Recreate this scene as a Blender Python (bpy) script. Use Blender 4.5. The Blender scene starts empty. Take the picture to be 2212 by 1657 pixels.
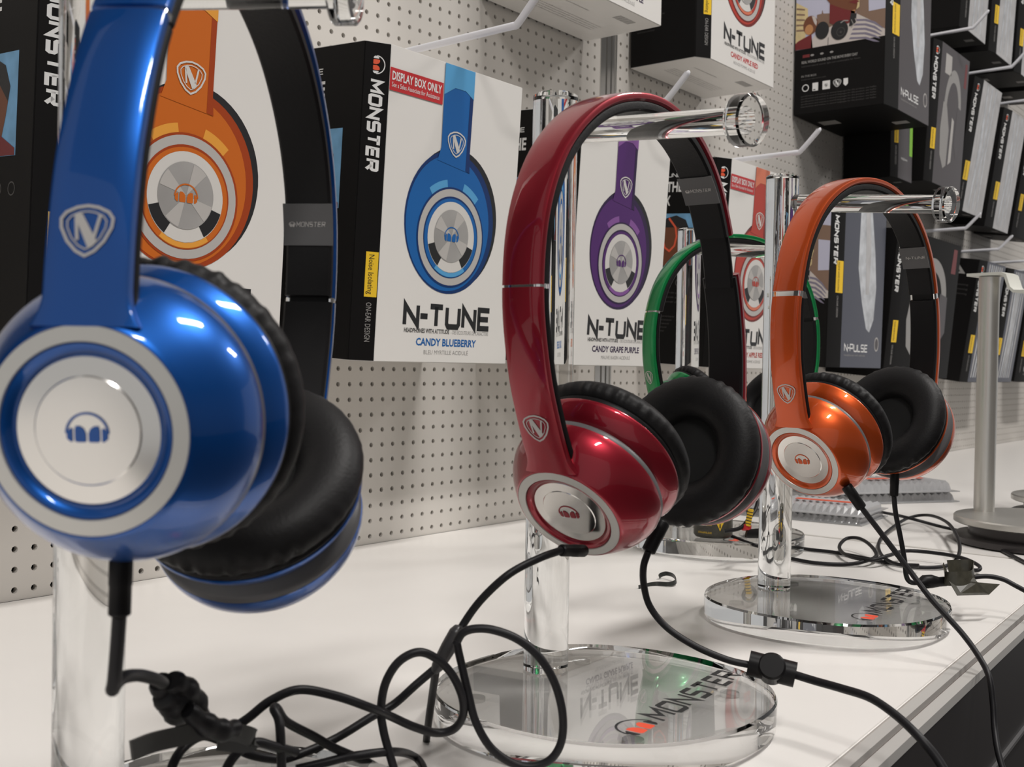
import bpy, bmesh, math, random
import numpy as np
from mathutils import Vector, Matrix
C = bpy.context.scene.collection
random.seed(7)
R = math.radians

# ------------------------------------------------------------------ camera
F = 2400.0; CX = 1106.0; CY = 828.5
YAW = R(38.4); CAMH = 0.151
cam_d = bpy.data.cameras.new('camera'); cam = bpy.data.objects.new('camera', cam_d); C.objects.link(cam)
cam_d.sensor_width = 36.0; cam_d.lens = 36.0 * F / 2212.0
cam_d.clip_start = 0.01; cam_d.clip_end = 60
PITCH = R(-0.94); ROLL = R(1.0)
fx, fy = math.cos(YAW), math.sin(YAW)
fwd = Vector((fx*math.cos(PITCH), fy*math.cos(PITCH), math.sin(PITCH)))
rgt = fwd.cross(Vector((0, 0, 1))).normalized(); up = rgt.cross(fwd)
# rolled so that world verticals lean with their feet to the left
r2 = rgt*math.cos(ROLL) + up*math.sin(ROLL); u2 = up*math.cos(ROLL) - rgt*math.sin(ROLL)
M = Matrix((r2, u2, -fwd)).transposed().to_4x4(); M.translation = Vector((0, 0, CAMH))
cam.matrix_world = M
cam_d.dof.use_dof = True; cam_d.dof.focus_distance = 0.62; cam_d.dof.aperture_fstop = 30.0
bpy.context.scene.camera = cam

def ray(px, py):
    return (fwd + r2*((px-CX)/F) - u2*((py-CY)/F))
def P(px, py, Z=None, z=None):            # point seen at a pixel, at depth Z or at height z (metres)
    d = ray(px, py)
    if z is not None: Z = (z-CAMH)/d.z
    return Vector((0, 0, CAMH)) + d*Z

# ------------------------------------------------------------------ world, light, exposure
sc = bpy.context.scene
w = bpy.data.worlds.new('world'); sc.world = w; w.use_nodes = True
w.node_tree.nodes['Background'].inputs[0].default_value = (1.0, 0.985, 0.97, 1)
w.node_tree.nodes['Background'].inputs[1].default_value = 0.55
sc.view_settings.view_transform = 'Standard'; sc.view_settings.look = 'None'
sc.view_settings.gamma = 1.0; sc.view_settings.use_curve_mapping = False
sc.view_settings.exposure = -0.34
sc.cycles.max_bounces = 28; sc.cycles.transmission_bounces = 26; sc.cycles.glossy_bounces = 16; sc.cycles.transparent_max_bounces = 16
def area(loc, size, power, rot=(0, 0, 0), col=(1.0, 0.965, 0.93)):
    l = bpy.data.lights.new('ceiling_lamp', 'AREA'); l.shape = 'RECTANGLE'; l.size, l.size_y = size
    l.energy = power; l.color = col
    o = bpy.data.objects.new('ceiling_lamp', l); C.objects.link(o); o.location = loc; o.rotation_euler = rot
    return o
LAMPS = [(-0.7, -0.75), (0.9, -0.35), (2.6, -0.75)]
for lx, ly in LAMPS:
    area((lx, ly, 1.865), (0.62, 0.14), 34)

# ------------------------------------------------------------------ materials
def mat(name, col, rough=0.5, metal=0.0, coat=0.0, trans=0.0, ior=1.45, spec=0.5, noise=0.0, nscale=200, bump=0.0, emis=None):
    m = bpy.data.materials.new(name); m.use_nodes = True; nt = m.node_tree; b = nt.nodes['Principled BSDF']
    b.inputs['Base Color'].default_value = (*col, 1); b.inputs['Roughness'].default_value = rough
    b.inputs['Metallic'].default_value = metal; b.inputs['Coat Weight'].default_value = coat
    b.inputs['Coat Roughness'].default_value = 0.04
    b.inputs['Transmission Weight'].default_value = trans; b.inputs['IOR'].default_value = ior
    b.inputs['Specular IOR Level'].default_value = spec
    if noise or bump:
        tc = nt.nodes.new('ShaderNodeTexCoord'); n = nt.nodes.new('ShaderNodeTexNoise'); n.inputs['Scale'].default_value = nscale
        nt.links.new(tc.outputs['Object'], n.inputs['Vector'])
        if noise:
            r_ = nt.nodes.new('ShaderNodeMapRange'); r_.inputs[3].default_value = 1-noise; r_.inputs[4].default_value = 1+noise
            nt.links.new(n.outputs['Fac'], r_.inputs[0])
            mx = nt.nodes.new('ShaderNodeMix'); mx.data_type = 'RGBA'; mx.blend_type = 'MULTIPLY'; mx.inputs[0].default_value = 1
            mx.inputs[6].default_value = (*col, 1); nt.links.new(r_.outputs[0], mx.inputs[7]); nt.links.new(mx.outputs[2], b.inputs['Base Color'])
        if bump:
            bp = nt.nodes.new('ShaderNodeBump'); bp.inputs['Strength'].default_value = bump; bp.inputs['Distance'].default_value = 0.0004
            nt.links.new(n.outputs['Fac'], bp.inputs['Height']); nt.links.new(bp.outputs[0], b.inputs['Normal'])
    return m
WHITE = mat('board_white', (0.60, 0.57, 0.53), 0.55, noise=0.03, nscale=30)
SHELF = mat('shelf_laminate', (0.79, 0.765, 0.735), 0.30, noise=0.02, nscale=25)
BACKDARK = mat('backing_dark', (0.03, 0.03, 0.028), 0.9)
ALU = mat('aluminium', (0.55, 0.54, 0.52), 0.35, metal=0.85)
ALUD = mat('groove_dark', (0.07, 0.05, 0.045), 0.6)
BLK = mat('black_fascia', (0.015, 0.013, 0.013), 0.35)
FLOOR = mat('dark_floor', (0.05, 0.045, 0.045), 0.6)
CEIL = mat('ceiling_paint', (0.62, 0.60, 0.58), 0.8)
CARD_W = mat('card_white', (0.72, 0.70, 0.67), 0.35)
CARD_K = mat('card_black', (0.006, 0.0055, 0.0055), 0.5, spec=0.16)
CARD_G = mat('card_grey', (0.085, 0.078, 0.083), 0.42, spec=0.35)
CARD_BG = mat('card_blue_grey', (0.075, 0.08, 0.105), 0.35)
CARD_S = mat('card_silver_art', (0.52, 0.54, 0.57), 0.35, noise=0.5, nscale=60)
CARD_S2 = mat('card_silver_plain', (0.48, 0.475, 0.48), 0.35, noise=0.25, nscale=40)
INK_K = mat('ink_black', (0.015, 0.015, 0.017), 0.45)
INK_W = mat('ink_white', (0.75, 0.75, 0.74), 0.45)
INK_G = mat('ink_grey', (0.30, 0.29, 0.28), 0.45)
INK_DG = mat('ink_dark_grey', (0.06, 0.057, 0.055), 0.45)
INK_R = mat('ink_red', (0.50, 0.025, 0.03), 0.4)
INK_OR = mat('ink_orange_red', (0.75, 0.11, 0.05), 0.4)
INK_Y = mat('ink_yellow', (0.85, 0.55, 0.03), 0.4)
INK_GR = mat('ink_green', (0.25, 0.55, 0.06), 0.4)
INK_BL = mat('ink_sky_blue', (0.16, 0.36, 0.58), 0.4, noise=0.5, nscale=70)
INK_SKIN = mat('ink_brown', (0.16, 0.055, 0.025), 0.4)
INK_SKIN2 = mat('ink_lit_brown', (0.50, 0.24, 0.10), 0.4)
INK_SKY = mat('ink_sky_pale', (0.50, 0.50, 0.62), 0.4)
INK_CREAM = mat('ink_cream', (0.62, 0.50, 0.27), 0.4, noise=0.25, nscale=90)
INK_TAN = mat('ink_tan', (0.22, 0.14, 0.10), 0.4)
INK_SHIRT = mat('ink_shirt', (0.55, 0.50, 0.47), 0.4)
INK_STRIPE = mat('ink_stripe', (0.20, 0.18, 0.24), 0.4)
INK_MAROON = mat('ink_maroon', (0.16, 0.018, 0.02), 0.4)
ART_SIL = mat('art_silver', (0.45, 0.43, 0.41), 0.4)
ART_BRUSH = mat('art_brushed', (0.34, 0.33, 0.32), 0.4, noise=0.35, nscale=25)
ART_LIGHT = mat('art_light', (0.62, 0.60, 0.57), 0.4)
ACR = mat('acrylic', (0.97, 0.98, 0.98), 0.0, trans=1.0, ior=1.49)
PET = mat('clear_plastic', (0.72, 0.72, 0.73), 0.10, trans=0.6, ior=1.4)
PADK = mat('leatherette', (0.009, 0.0085, 0.009), 0.50, spec=0.25, bump=0.2, nscale=900)
PLK = mat('black_plastic', (0.008, 0.0075, 0.008), 0.42, spec=0.2)
PLGREY = mat('grey_plastic', (0.09, 0.088, 0.09), 0.4)
PLATE = mat('grey_plate', (0.11, 0.108, 0.11), 0.38)
CABK = mat('cable_rubber', (0.010, 0.0095, 0.011), 0.45, spec=0.3)
SILV = mat('brushed_disc', (0.80, 0.78, 0.75), 0.16, metal=1.0)
RINGS = mat('satin_ring', (0.62, 0.61, 0.58), 0.38, metal=0.6)
CHROME = mat('chrome', (0.85, 0.85, 0.85), 0.08, metal=1.0)
STEEL = mat('brushed_steel', (0.62, 0.605, 0.57), 0.33, metal=0.85)
STEELK = mat('dark_edge', (0.05, 0.045, 0.045), 0.3, metal=0.4)
HOOKM = mat('white_rod', (0.72, 0.72, 0.76), 0.3)
EMBL = mat('emblem_print', (0.55, 0.53, 0.51), 0.4, metal=0.3)
TIE = mat('twist_tie', (0.02, 0.022, 0.02), 0.45)
TAPE = mat('olive_tape', (0.05, 0.047, 0.035), 0.3, noise=0.4, nscale=400)
def candy(n, col, rough=0.36):
    m = mat(n, col, rough, metal=0.7, coat=0.8)
    return m
CANDY = {
 'blue': (candy('candy_blue', (0.0, 0.075, 0.34)), mat('art_blue', (0.008, 0.11, 0.36), 0.35), mat('art_blue_dark', (0.006, 0.03, 0.13), 0.35), mat('art_blue_lit', (0.09, 0.33, 0.60), 0.35)),
 'red': (candy('candy_red', (0.30, 0.008, 0.022)), mat('art_red', (0.42, 0.035, 0.02), 0.35), mat('art_red_dark', (0.17, 0.015, 0.012), 0.35), mat('art_red_lit', (0.62, 0.17, 0.09), 0.35)),
 'orange': (candy('candy_orange', (0.60, 0.085, 0.012)), mat('art_orange', (0.55, 0.13, 0.015), 0.35), mat('art_orange_dark', (0.34, 0.05, 0.01), 0.35), mat('art_orange_lit', (0.75, 0.33, 0.05), 0.35)),
 'purple': (None, mat('art_purple', (0.07, 0.012, 0.13), 0.35), mat('art_purple_dark', (0.022, 0.006, 0.05), 0.35), mat('art_purple_lit', (0.22, 0.08, 0.30), 0.35)),
 'green': (candy('candy_green', (0.0, 0.27, 0.07)), None, None, None)}

# ------------------------------------------------------------------ object helpers
def link(name, me, m=None, parent=None, smooth=False, **kw):
    o = bpy.data.objects.new(name, me); C.objects.link(o)
    if m is not None:
        for mm in (m if isinstance(m, (list, tuple)) else [m]): me.materials.append(mm)
    if parent is not None: o.parent = parent
    for k, v in kw.items(): o[k] = v
    return o
def thing(name, label, cat, group=None, loc=(0, 0, 0), mw=None):
    o = bpy.data.objects.new(name, None); C.objects.link(o); o.empty_display_size = 0.02
    if mw is not None: o.matrix_world = mw
    else: o.location = loc
    o['label'] = label; o['category'] = cat
    if group: o['group'] = group
    return o
def tag(o, label, cat, group=None):
    o['label'] = label; o['category'] = cat
    if group: o['group'] = group
    return o
def mesh(name, vs, fs, smooth=False, mi=None):
    me = bpy.data.meshes.new(name); me.from_pydata([tuple(v) for v in vs], [], [tuple(f) for f in fs])
    if smooth: me.polygons.foreach_set('use_smooth', [True]*len(me.polygons))
    if mi: me.polygons.foreach_set('material_index', mi)
    me.update(); return me
def recalc(me):
    bm = bmesh.new(); bm.from_mesh(me); bmesh.ops.recalc_face_normals(bm, faces=bm.faces); bm.to_mesh(me); bm.free(); return me
def sharp(me, deg=35):
    me.polygons.foreach_set('use_smooth', [True]*len(me.polygons))
    bm = bmesh.new(); bm.from_mesh(me)
    for e in bm.edges:
        if len(e.link_faces) == 2 and e.calc_face_angle(0) > R(deg): e.smooth = False
    bm.to_mesh(me); bm.free(); return me
def box_geo(a, b):
    (x0, y0, z0), (x1, y1, z1) = a, b
    v = [(x0,y0,z0),(x1,y0,z0),(x1,y1,z0),(x0,y1,z0),(x0,y0,z1),(x1,y0,z1),(x1,y1,z1),(x0,y1,z1)]
    f = [(0,3,2,1),(4,5,6,7),(0,1,5,4),(1,2,6,5),(2,3,7,6),(3,0,4,7)]
    return v, f
def box(name, a, b, m, parent=None, bev=0.0, **kw):
    v, f = box_geo(a, b); me = mesh(name, v, f)
    if bev:
        bm = bmesh.new(); bm.from_mesh(me); bmesh.ops.bevel(bm, geom=bm.edges[:], offset=bev, segments=2, affect='EDGES'); bm.to_mesh(me); bm.free()
        sharp(me, 50)
    return link(name, me, m, parent, **kw)
def prism_geo(poly, z0, z1):
    n = len(poly)
    v = [(x, y, z0) for x, y in poly] + [(x, y, z1) for x, y in poly]
    f = [tuple(range(n))[::-1], tuple(range(n, 2*n))] + [(i, (i+1) % n, n+(i+1) % n, n+i) for i in range(n)]
    return v, f
def lathe_geo(prof, n=64, closed=False, disp=None):
    """prof: (radius, height) pairs round the local z axis"""
    vs, fs = [], []; rows = []
    for (r_, z) in prof:
        if r_ < 1e-7: rows.append([len(vs)]); vs.append((0, 0, z)); continue
        row = []
        for k in range(n):
            a = 2*math.pi*k/n; rr, zz = r_, z
            if disp: rr, zz = disp(r_, z, a)
            row.append(len(vs)); vs.append((rr*math.cos(a), rr*math.sin(a), zz))
        rows.append(row)
    pairs = list(zip(rows[:-1], rows[1:])) + ([(rows[-1], rows[0])] if closed else [])
    for A, B in pairs:
        if len(A) == 1 and len(B) == 1: continue
        for k in range(n):
            k2 = (k+1) % n
            if len(A) == 1: fs.append((A[0], B[k2], B[k]))
            elif len(B) == 1: fs.append((A[k], A[k2], B[0]))
            else: fs.append((A[k], A[k2], B[k2], B[k]))
    return vs, fs
def lathe(name, prof, m, parent=None, n=64, mw=None, closed=False, disp=None, deg=35, **kw):
    v, f = lathe_geo(prof, n, closed, disp); me = recalc(mesh(name, v, f)); sharp(me, deg)
    if mw is not None: me.transform(mw)
    return link(name, me, m, parent, **kw)
def spline(pts, k=8):
    pts = [Vector(p) for p in pts]; out = []
    for i in range(len(pts)-1):
        p0 = pts[i-1] if i else pts[0]*2-pts[1]; p1, p2 = pts[i], pts[i+1]
        p3 = pts[i+2] if i+2 < len(pts) else p2*2-p1
        for j in range(k):
            t = j/k
            out.append(0.5*((2*p1)+(p2-p0)*t+(2*p0-5*p1+4*p2-p3)*t*t+(3*p1-p0-3*p2+p3)*t**3))
    out.append(pts[-1]); return out
def tube_geo(path, rad, n=10, cap=True):
    path = [Vector(p) for p in path]; vs, fs = [], []
    t = (path[1]-path[0]).normalized(); nrm = t.orthogonal().normalized()
    for i, p in enumerate(path):
        t2 = (path[min(i+1, len(path)-1)]-path[max(i-1, 0)]).normalized()
        nrm = (nrm - t2*nrm.dot(t2)).normalized(); b = t2.cross(nrm)
        r_ = rad(i/(len(path)-1)) if callable(rad) else rad
        for k in range(n):
            a = 2*math.pi*k/n; vs.append(p+(nrm*math.cos(a)+b*math.sin(a))*r_)
    for i in range(len(path)-1):
        for k in range(n):
            k2 = (k+1) % n; fs.append((i*n+k, i*n+k2, (i+1)*n+k2, (i+1)*n+k))
    if cap: fs.append(tuple(range(n))[::-1]); fs.append(tuple(range((len(path)-1)*n, len(path)*n)))
    return vs, fs
def tube(name, path, rad, m, parent=None, n=10, **kw):
    v, f = tube_geo(path, rad, n); me = recalc(mesh(name, v, f)); sharp(me, 60)
    return link(name, me, m, parent, **kw)
def ribbon(name, path, wdir, width, th, m, parent=None, **kw):
    path = [Vector(p) for p in path]; vs, fs = [], []
    for i, p in enumerate(path):
        t = (path[min(i+1, len(path)-1)]-path[max(i-1, 0)]).normalized()
        wv = Vector(wdir(i/(len(path)-1))) if callable(wdir) else Vector(wdir)
        wv = (wv - t*wv.dot(t)).normalized(); nn = t.cross(wv)
        for a, b in ((-1, -1), (1, -1), (1, 1), (-1, 1)): vs.append(p+wv*a*width/2+nn*b*th/2)
    for i in range(len(path)-1):
        for k in range(4):
            k2 = (k+1) % 4; fs.append((i*4+k, i*4+k2, i*4+4+k2, i*4+4+k))
    fs += [(0, 1, 2, 3), tuple(range(len(vs)-4, len(vs)))]
    return link(name, sharp(recalc(mesh(name, vs, fs)), 45), m, parent, **kw)
def join_geo(parts):
    vs, fs = [], []
    for v, f in parts:
        o = len(vs); vs += [tuple(a) for a in v]; fs += [tuple(i+o for i in g) for g in f]
    return vs, fs

# ------------------------------------------------------------------ flat print
class Print:
    """flat shapes in (u, v) mapped on to a surface; layers are a tenth of a millimetre apart"""
    def __init__(s, fmap): s.f = fmap; s.v = []; s.fc = []; s.mi = []; s.mats = []
    def _m(s, m):
        if m not in s.mats: s.mats.append(m)
        return s.mats.index(m)
    def poly(s, pts, m, lay=1):
        o = len(s.v); s.v += [s.f(u, v, lay*0.0001) for u, v in pts]
        s.fc.append(tuple(range(o, o+len(pts)))); s.mi.append(s._m(m))
    def faces(s, vs, fs, m, lay=1):
        o = len(s.v); s.v += [s.f(u, v, lay*0.0001) for u, v in vs]
        for f in fs: s.fc.append(tuple(i+o for i in f)); s.mi.append(s._m(m))
    def rect(s, u0, v0, u1, v1, m, lay=1): s.poly([(u0, v0), (u1, v0), (u1, v1), (u0, v1)], m, lay)
    def ell(s, u, v, a, b, m, lay=1, n=40, a0=0, a1=360):
        p = [(u+a*math.cos(R(a0+(a1-a0)*k/n)), v+b*math.sin(R(a0+(a1-a0)*k/n))) for k in range(n if a1-a0 >= 360 else n+1)]
        s.poly(p, m, lay)
    def ring(s, u, v, ro, ri, m, lay=1, n=40, a0=0, a1=360, asp=1.0):
        vs, fs = [], []
        for k in range(n+1):
            a = R(a0+(a1-a0)*k/n); vs += [(u+ro*math.cos(a), v+ro*asp*math.sin(a)), (u+ri*math.cos(a), v+ri*asp*math.sin(a))]
        for k in range(n): fs.append((2*k, 2*k+2, 2*k+3, 2*k+1))
        s.faces(vs, fs, m, lay)
    def stroke(s, pts, w_, m, lay=1):
        vs, fs = stroke_geo(pts, w_); s.faces(vs, fs, m, lay)
    def obj(s, name, parent, **kw):
        return link(name, mesh(name, s.v, s.fc, mi=s.mi), s.mats, parent, **kw)
def stroke_geo(pts, w_):
    pts = [Vector((p[0], p[1])) for p in pts]; n = len(pts); closed = n > 2 and (pts[0]-pts[-1]).length < 1e-9
    if closed: pts = pts[:-1]; n -= 1
    vs = []
    for i in range(n):
        a = pts[i-1] if (i or closed) else None; b = pts[(i+1) % n] if (i < n-1 or closed) else None
        d1 = (pts[i]-a).normalized() if a is not None else None; d2 = (b-pts[i]).normalized() if b is not None else None
        if d1 is None: d1 = d2
        if d2 is None: d2 = d1
        n1 = Vector((-d1.y, d1.x)); n2 = Vector((-d2.y, d2.x)); mi = (n1+n2)
        mi = mi.normalized() if mi.length > 1e-6 else n1
        k = 1/max(0.42, mi.dot(n1)); vs += [pts[i]+mi*w_/2*k, pts[i]-mi*w_/2*k]
    fs = [(2*i, 2*i+1, (2*i+3) % (2*n), (2*i+2) % (2*n)) for i in range(n if closed else n-1)]
    return [(v.x, v.y) for v in vs], fs
GL = {'M': (1.25, [[(0,0),(0,1),(.62,.35),(1.25,1),(1.25,0)]]), 'O': (1.1, [[(.12,0),(0,.15),(0,.85),(.12,1),(.98,1),(1.1,.85),(1.1,.15),(.98,0),(.12,0)]]),
 'N': (1.1, [[(0,0),(0,1),(1.1,0),(1.1,1)]]), 'S': (1.05, [[(1.05,1),(.1,1),(0,.88),(0,.6),(.1,.5),(.95,.5),(1.05,.4),(1.05,.12),(.95,0),(0,0)]]),
 'T': (1.1, [[(0,1),(1.1,1)],[(.55,1),(.55,0)]]), 'E': (1.0, [[(1,1),(0,1),(0,0),(1,0)],[(0,.5),(.9,.5)]]),
 'R': (1.1, [[(0,0),(0,1),(1,1),(1.1,.9),(1.1,.58),(1,.48),(0,.48)],[(.55,.48),(1.1,0)]]),
 'U': (1.1, [[(0,1),(0,.15),(.12,0),(.98,0),(1.1,.15),(1.1,1)]]), '-': (.62, [[(0,.47),(.62,.47)]]),
 'P': (1.1, [[(0,0),(0,1),(1,1),(1.1,.9),(1.1,.52),(1,.42),(0,.42)]]), 'L': (.95, [[(0,1),(0,0),(.95,0)]])}
def word(txt, h, th=0.2, gap=0.38, shear=0.0, wide=1.0):
    """squared block lettering -> verts, faces, width (baseline at 0)"""
    x = 0; V, Fc = [], []
    for ch in txt:
        w_, strokes = GL[ch]
        for st in strokes:
            vs, fs = stroke_geo([((p[0]*wide), p[1]) for p in st], th); o = len(V)
            V += [((x+a+b*shear)*h, b*h) for a, b in vs]; Fc += [tuple(i+o for i in f) for f in fs]
        k_ = txt[txt.index(ch)+1:txt.index(ch)+2] if ch != 'E' else ''
        x += w_*wide+gap*(.55 if ch == '-' or (k_ == '-' and x == 0) else 1)
    return V, Fc, (x-gap)*h
_tc = {}
def text(txt, h, bold=0.0, shear=0.0):
    key = (txt, bold, shear)
    if key not in _tc:
        c = bpy.data.curves.new('t', 'FONT'); c.body = txt; c.size = 1; c.offset = bold; c.shear = shear; c.resolution_u = 2
        o = bpy.data.objects.new('t', c); me = bpy.data.meshes.new_from_object(o)
        vs = [(v.co.x, v.co.y) for v in me.vertices]; fs = [tuple(p.vertices) for p in me.polygons]
        bpy.data.objects.remove(o); bpy.data.curves.remove(c); bpy.data.meshes.remove(me); _tc[key] = (vs, fs)
    vs, fs = _tc[key]; x0 = min(v[0] for v in vs); x1 = max(v[0] for v in vs); k = h/0.70
    return [((a-x0)*k, b*k) for a, b in vs], fs, (x1-x0)*k
def put(pr, geo, u, v, m, lay=2, rot=0, width=None, anchor='l', sv=1.0):
    vs, fs, wd = geo; k = (width/wd) if width else 1.0
    dx = {'l': 0, 'c': -wd/2, 'r': -wd}[anchor]; c, s_ = math.cos(R(rot)), math.sin(R(rot)); out = []
    for a, b in vs:
        a = (a+dx)*k; b *= sv
        out.append((u+a*c-b*s_, v+a*s_+b*c))
    pr.faces(out, fs, m, lay)
def logo(pr, u, v, s_, m_arch, m_core, lay=3, rot=0):
    """arched head-band over two ear shapes"""
    c, sn = math.cos(R(rot)), math.sin(R(rot))
    def q(a, b): return (u+(a*c-b*sn)*s_, v+(a*sn+b*c)*s_)
    pr.stroke([q(math.cos(R(a)), -.12+0.95*math.sin(R(a))) for a in range(0, 181, 12)], .11*s_, m_arch, lay)
    for sg in (-1, 1):
        pr.poly([q(sg*x, y) for x, y in ((.06,-.10),(.16,.12),(.34,.24),(.55,.24),(.60,.05),(.60,-.45),(.52,-.52),(.10,-.52),(.06,-.45))], m_core, lay)
        pr.poly([q(sg*x, y) for x, y in ((.70,.12),(.80,.14),(.98,-.05),(.98,-.35),(.82,-.5),(.70,-.5))], m_arch, lay)
def emblem(pr, u, v, s_, m, lay=2, rot=0):
    """rounded shield round a slanted N"""
    c, sn = math.cos(R(rot)), math.sin(R(rot))
    def q(a, b): return (u+(a*c-b*sn)*s_, v+(a*sn+b*c)*s_)
    sh = [(-.80,.62),(-.4,.80),(0,.86),(.4,.80),(.80,.62),(.98,.38),(.95,.05),(.7,-.45),(.35,-.82),(0,-1.0),(-.35,-.82),(-.7,-.45),(-.95,.05),(-.98,.38),(-.80,.62)]
    pr.stroke([q(a, b) for a, b in sh], .11*s_, m, lay)
    pr.stroke([q(a, b) for a, b in [(x*.76, y*.76) for x, y in sh]], .05*s_, m, lay)
    pr.poly([q(a, b) for a, b in ((-.52,.55),(-.2,.58),(.42,-.45),(.12,-.75))], m, lay)
    pr.stroke([q(-.42,.42), q(-.32,-.42)], .12*s_, m, lay); pr.stroke([q(.50,.55), (q(.30,-.35))], .12*s_, m, lay)

# ------------------------------------------------------------------ the setting
WY = 0.665                                          # the pegboard wall
PITCHH = 0.0127
def peg_panel(nx, nz):
    vs, fs = [], []; s_ = PITCHH; r_ = 0.0021; idx = {}
    def vert(p):
        k = (round(p[0]*1e6), round(p[1]*1e6), round(p[2]*1e6))
        if k not in idx: idx[k] = len(vs); vs.append(p)
        return idx[k]
    ring = [(math.cos(R(45*k)), math.sin(R(45*k))) for k in range(8)]
    out = [(1,0),(1,1),(0,1),(-1,1),(-1,0),(-1,-1),(0,-1),(1,-1)]
    for i in range(nx):
        for j in range(nz):
            cx, cz = (i+.5)*s_, (j+.5)*s_
            O = [vert((cx+a*s_/2, 0, cz+b*s_/2)) for a, b in out]
            o = len(vs); vs.extend((cx+a*r_, 0, cz+b*r_) for a, b in ring); vs.extend((cx+a*r_, 0.005, cz+b*r_) for a, b in ring)
            for k in range(8):
                k2 = (k+1) % 8
                fs.append((O[k], o+k, o+k2, O[k2])); fs.append((o+k, o+8+k, o+8+k2, o+k2))
    W_, H_ = nx*s_, nz*s_; m_ = 0.004; o = len(vs)
    vs += [(-m_,0,0),(0,0,0),(0,0,H_),(-m_,0,H_),(W_,0,0),(W_+m_,0,0),(W_+m_,0,H_),(W_,0,H_),(-m_,.006,0),(-m_,.006,H_),(W_+m_,.006,0),(W_+m_,.006,H_)]
    fs += [(o,o+1,o+2,o+3),(o+4,o+5,o+6,o+7),(o+8,o,o+3,o+9),(o+5,o+10,o+11,o+6)]
    me = mesh('wall_back', vs, fs); me.materials.append(WHITE); return me
NX, NZ = 69, 88
pegme = peg_panel(NX, NZ)
UPR = [0.082, 0.995, 1.908, 2.821, 3.734]
for i in range(4):
    o = bpy.data.objects.new('wall_back', pegme); C.objects.link(o); o['kind'] = 'structure'
    o.location = (UPR[i]+0.0165+0.0009, WY, 0.0)
def upright(x):
    pr = [(-.0155,.004),(-.0155,-.001),(-.0135,-.001),(-.0135,0),(-.0045,0),(-.0045,.004),(-.0015,.004),(-.0015,0),(.0045,0),(.0045,.004),(.0075,.004),(.0075,0),(.0135,0),(.0135,-.001),(.0155,-.001),(.0155,.004),(.0155,.008),(-.0155,.008)]
    v, f = prism_geo([(x+a, WY+b) for a, b in pr], 0, 1.12); return link('trim_1', recalc(mesh('trim_1', v, f)), ALU, kind='structure')
for x in UPR: upright(x)
box('wall_rear', (-0.6, WY+0.012, -0.95), (4.6, WY+0.05, 1.9), BACKDARK, kind='structure')
def edgeY(X): return 0.1655+(X-0.407)*0.058           # front edge of the shelf top
# two shelf boards, butted at x = 0.966
SEAM = 0.966
EDGEM = mat('edge_metal', (0.60, 0.585, 0.56), 0.35, metal=0.3)
sh = thing('display_shelf', 'long white display shelf with a metal edge below the pegboard, carrying all the stands', 'shelf')
for x0, x1 in ((-0.6, SEAM-0.0015), (SEAM+0.0055, 3.9)):
    v, f = prism_geo([(x0, edgeY(x0)), (x1, edgeY(x1)), (x1, WY-0.0005), (x0, WY-0.0005)], -0.02, 0)
    me = recalc(mesh('shelf_board', v, f)); bm = bmesh.new(); bm.from_mesh(me); bmesh.ops.bevel(bm, geom=[e for e in bm.edges if all(abs(q.co.z) < 1e-6 for q in e.verts)], offset=0.0006, segments=2, affect='EDGES'); bm.to_mesh(me); bm.free()
    link('shelf_board', sharp(me, 50), SHELF, sh)
v, f = prism_geo([(SEAM-0.0015, edgeY(SEAM)), (SEAM+0.0055, edgeY(SEAM)), (SEAM+0.0055, WY-0.001), (SEAM-0.0015, WY-0.001)], -0.019, -0.0011)
link('joint_strip', recalc(mesh('joint_strip', v, f)), mat('joint_strip', (0.20, 0.18, 0.15), 0.5, noise=0.5, nscale=300), sh)
def rail(name, d0, d1, z0, z1, m, parent):
    v, f = prism_geo([(-0.6, edgeY(-0.6)-d1), (3.9, edgeY(3.9)-d1), (3.9, edgeY(3.9)-d0), (-0.6, edgeY(-0.6)-d0)], z0, z1)
    return link(name, recalc(mesh(name, v, f)), m, parent)
rail('edge_gap', -0.0004, 0.0010, -0.0055, -0.0016, mat('grime', (0.16, 0.12, 0.09), 0.8, noise=0.5, nscale=250), sh)
rail('metal_edge', 0.0010, 0.0065, -0.0055, -0.0004, EDGEM, sh)
rail('edge_groove', 0.0065, 0.0092, -0.0055, -0.0035, ALUD, sh)
rail('metal_edge', 0.0092, 0.0150, -0.0055, -0.0008, EDGEM, sh)
cb = thing('shelf_cabinet', 'black cabinet front below the metal shelf edge at the bottom right', 'cabinet')
rail('fascia', 0.0005, 0.0145, -0.95, -0.0058, BLK, cb)
rail('ledge_strip', 0.0145, 0.0165, -0.062, -0.060, PLGREY, cb)
rail('ledge_strip', 0.0145, 0.020, -0.118, -0.115, PLGREY, cb)
rail('drawer_front', 0.0145, 0.019, -0.30, -0.125, CARD_K, cb)
box('floor', (-3, -4.2, -1.0), (6, WY, -0.95), FLOOR, kind='structure')
box('ceiling', (-3, -4.2, 1.9), (6, WY+0.05, 1.95), CEIL, kind='structure')
box('wall_front', (-3, -4.25, -0.95), (6, -4.2, 1.9), mat('far_wall', (0.45, 0.43, 0.41), 0.7), kind='structure')
for i, (lx, ly) in enumerate(LAMPS):
    t = thing('ceiling_light', ('strip light above the left end of the shelf, out of frame', 'strip light above the middle of the shelf, out of frame', 'strip light above the far end of the shelf, out of frame')[i], 'light', 'strip lights above the aisle')
    box('housing', (lx-.33, ly-.08, 1.872), (lx+.33, ly+.08, 1.899), CARD_W, t)

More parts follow.
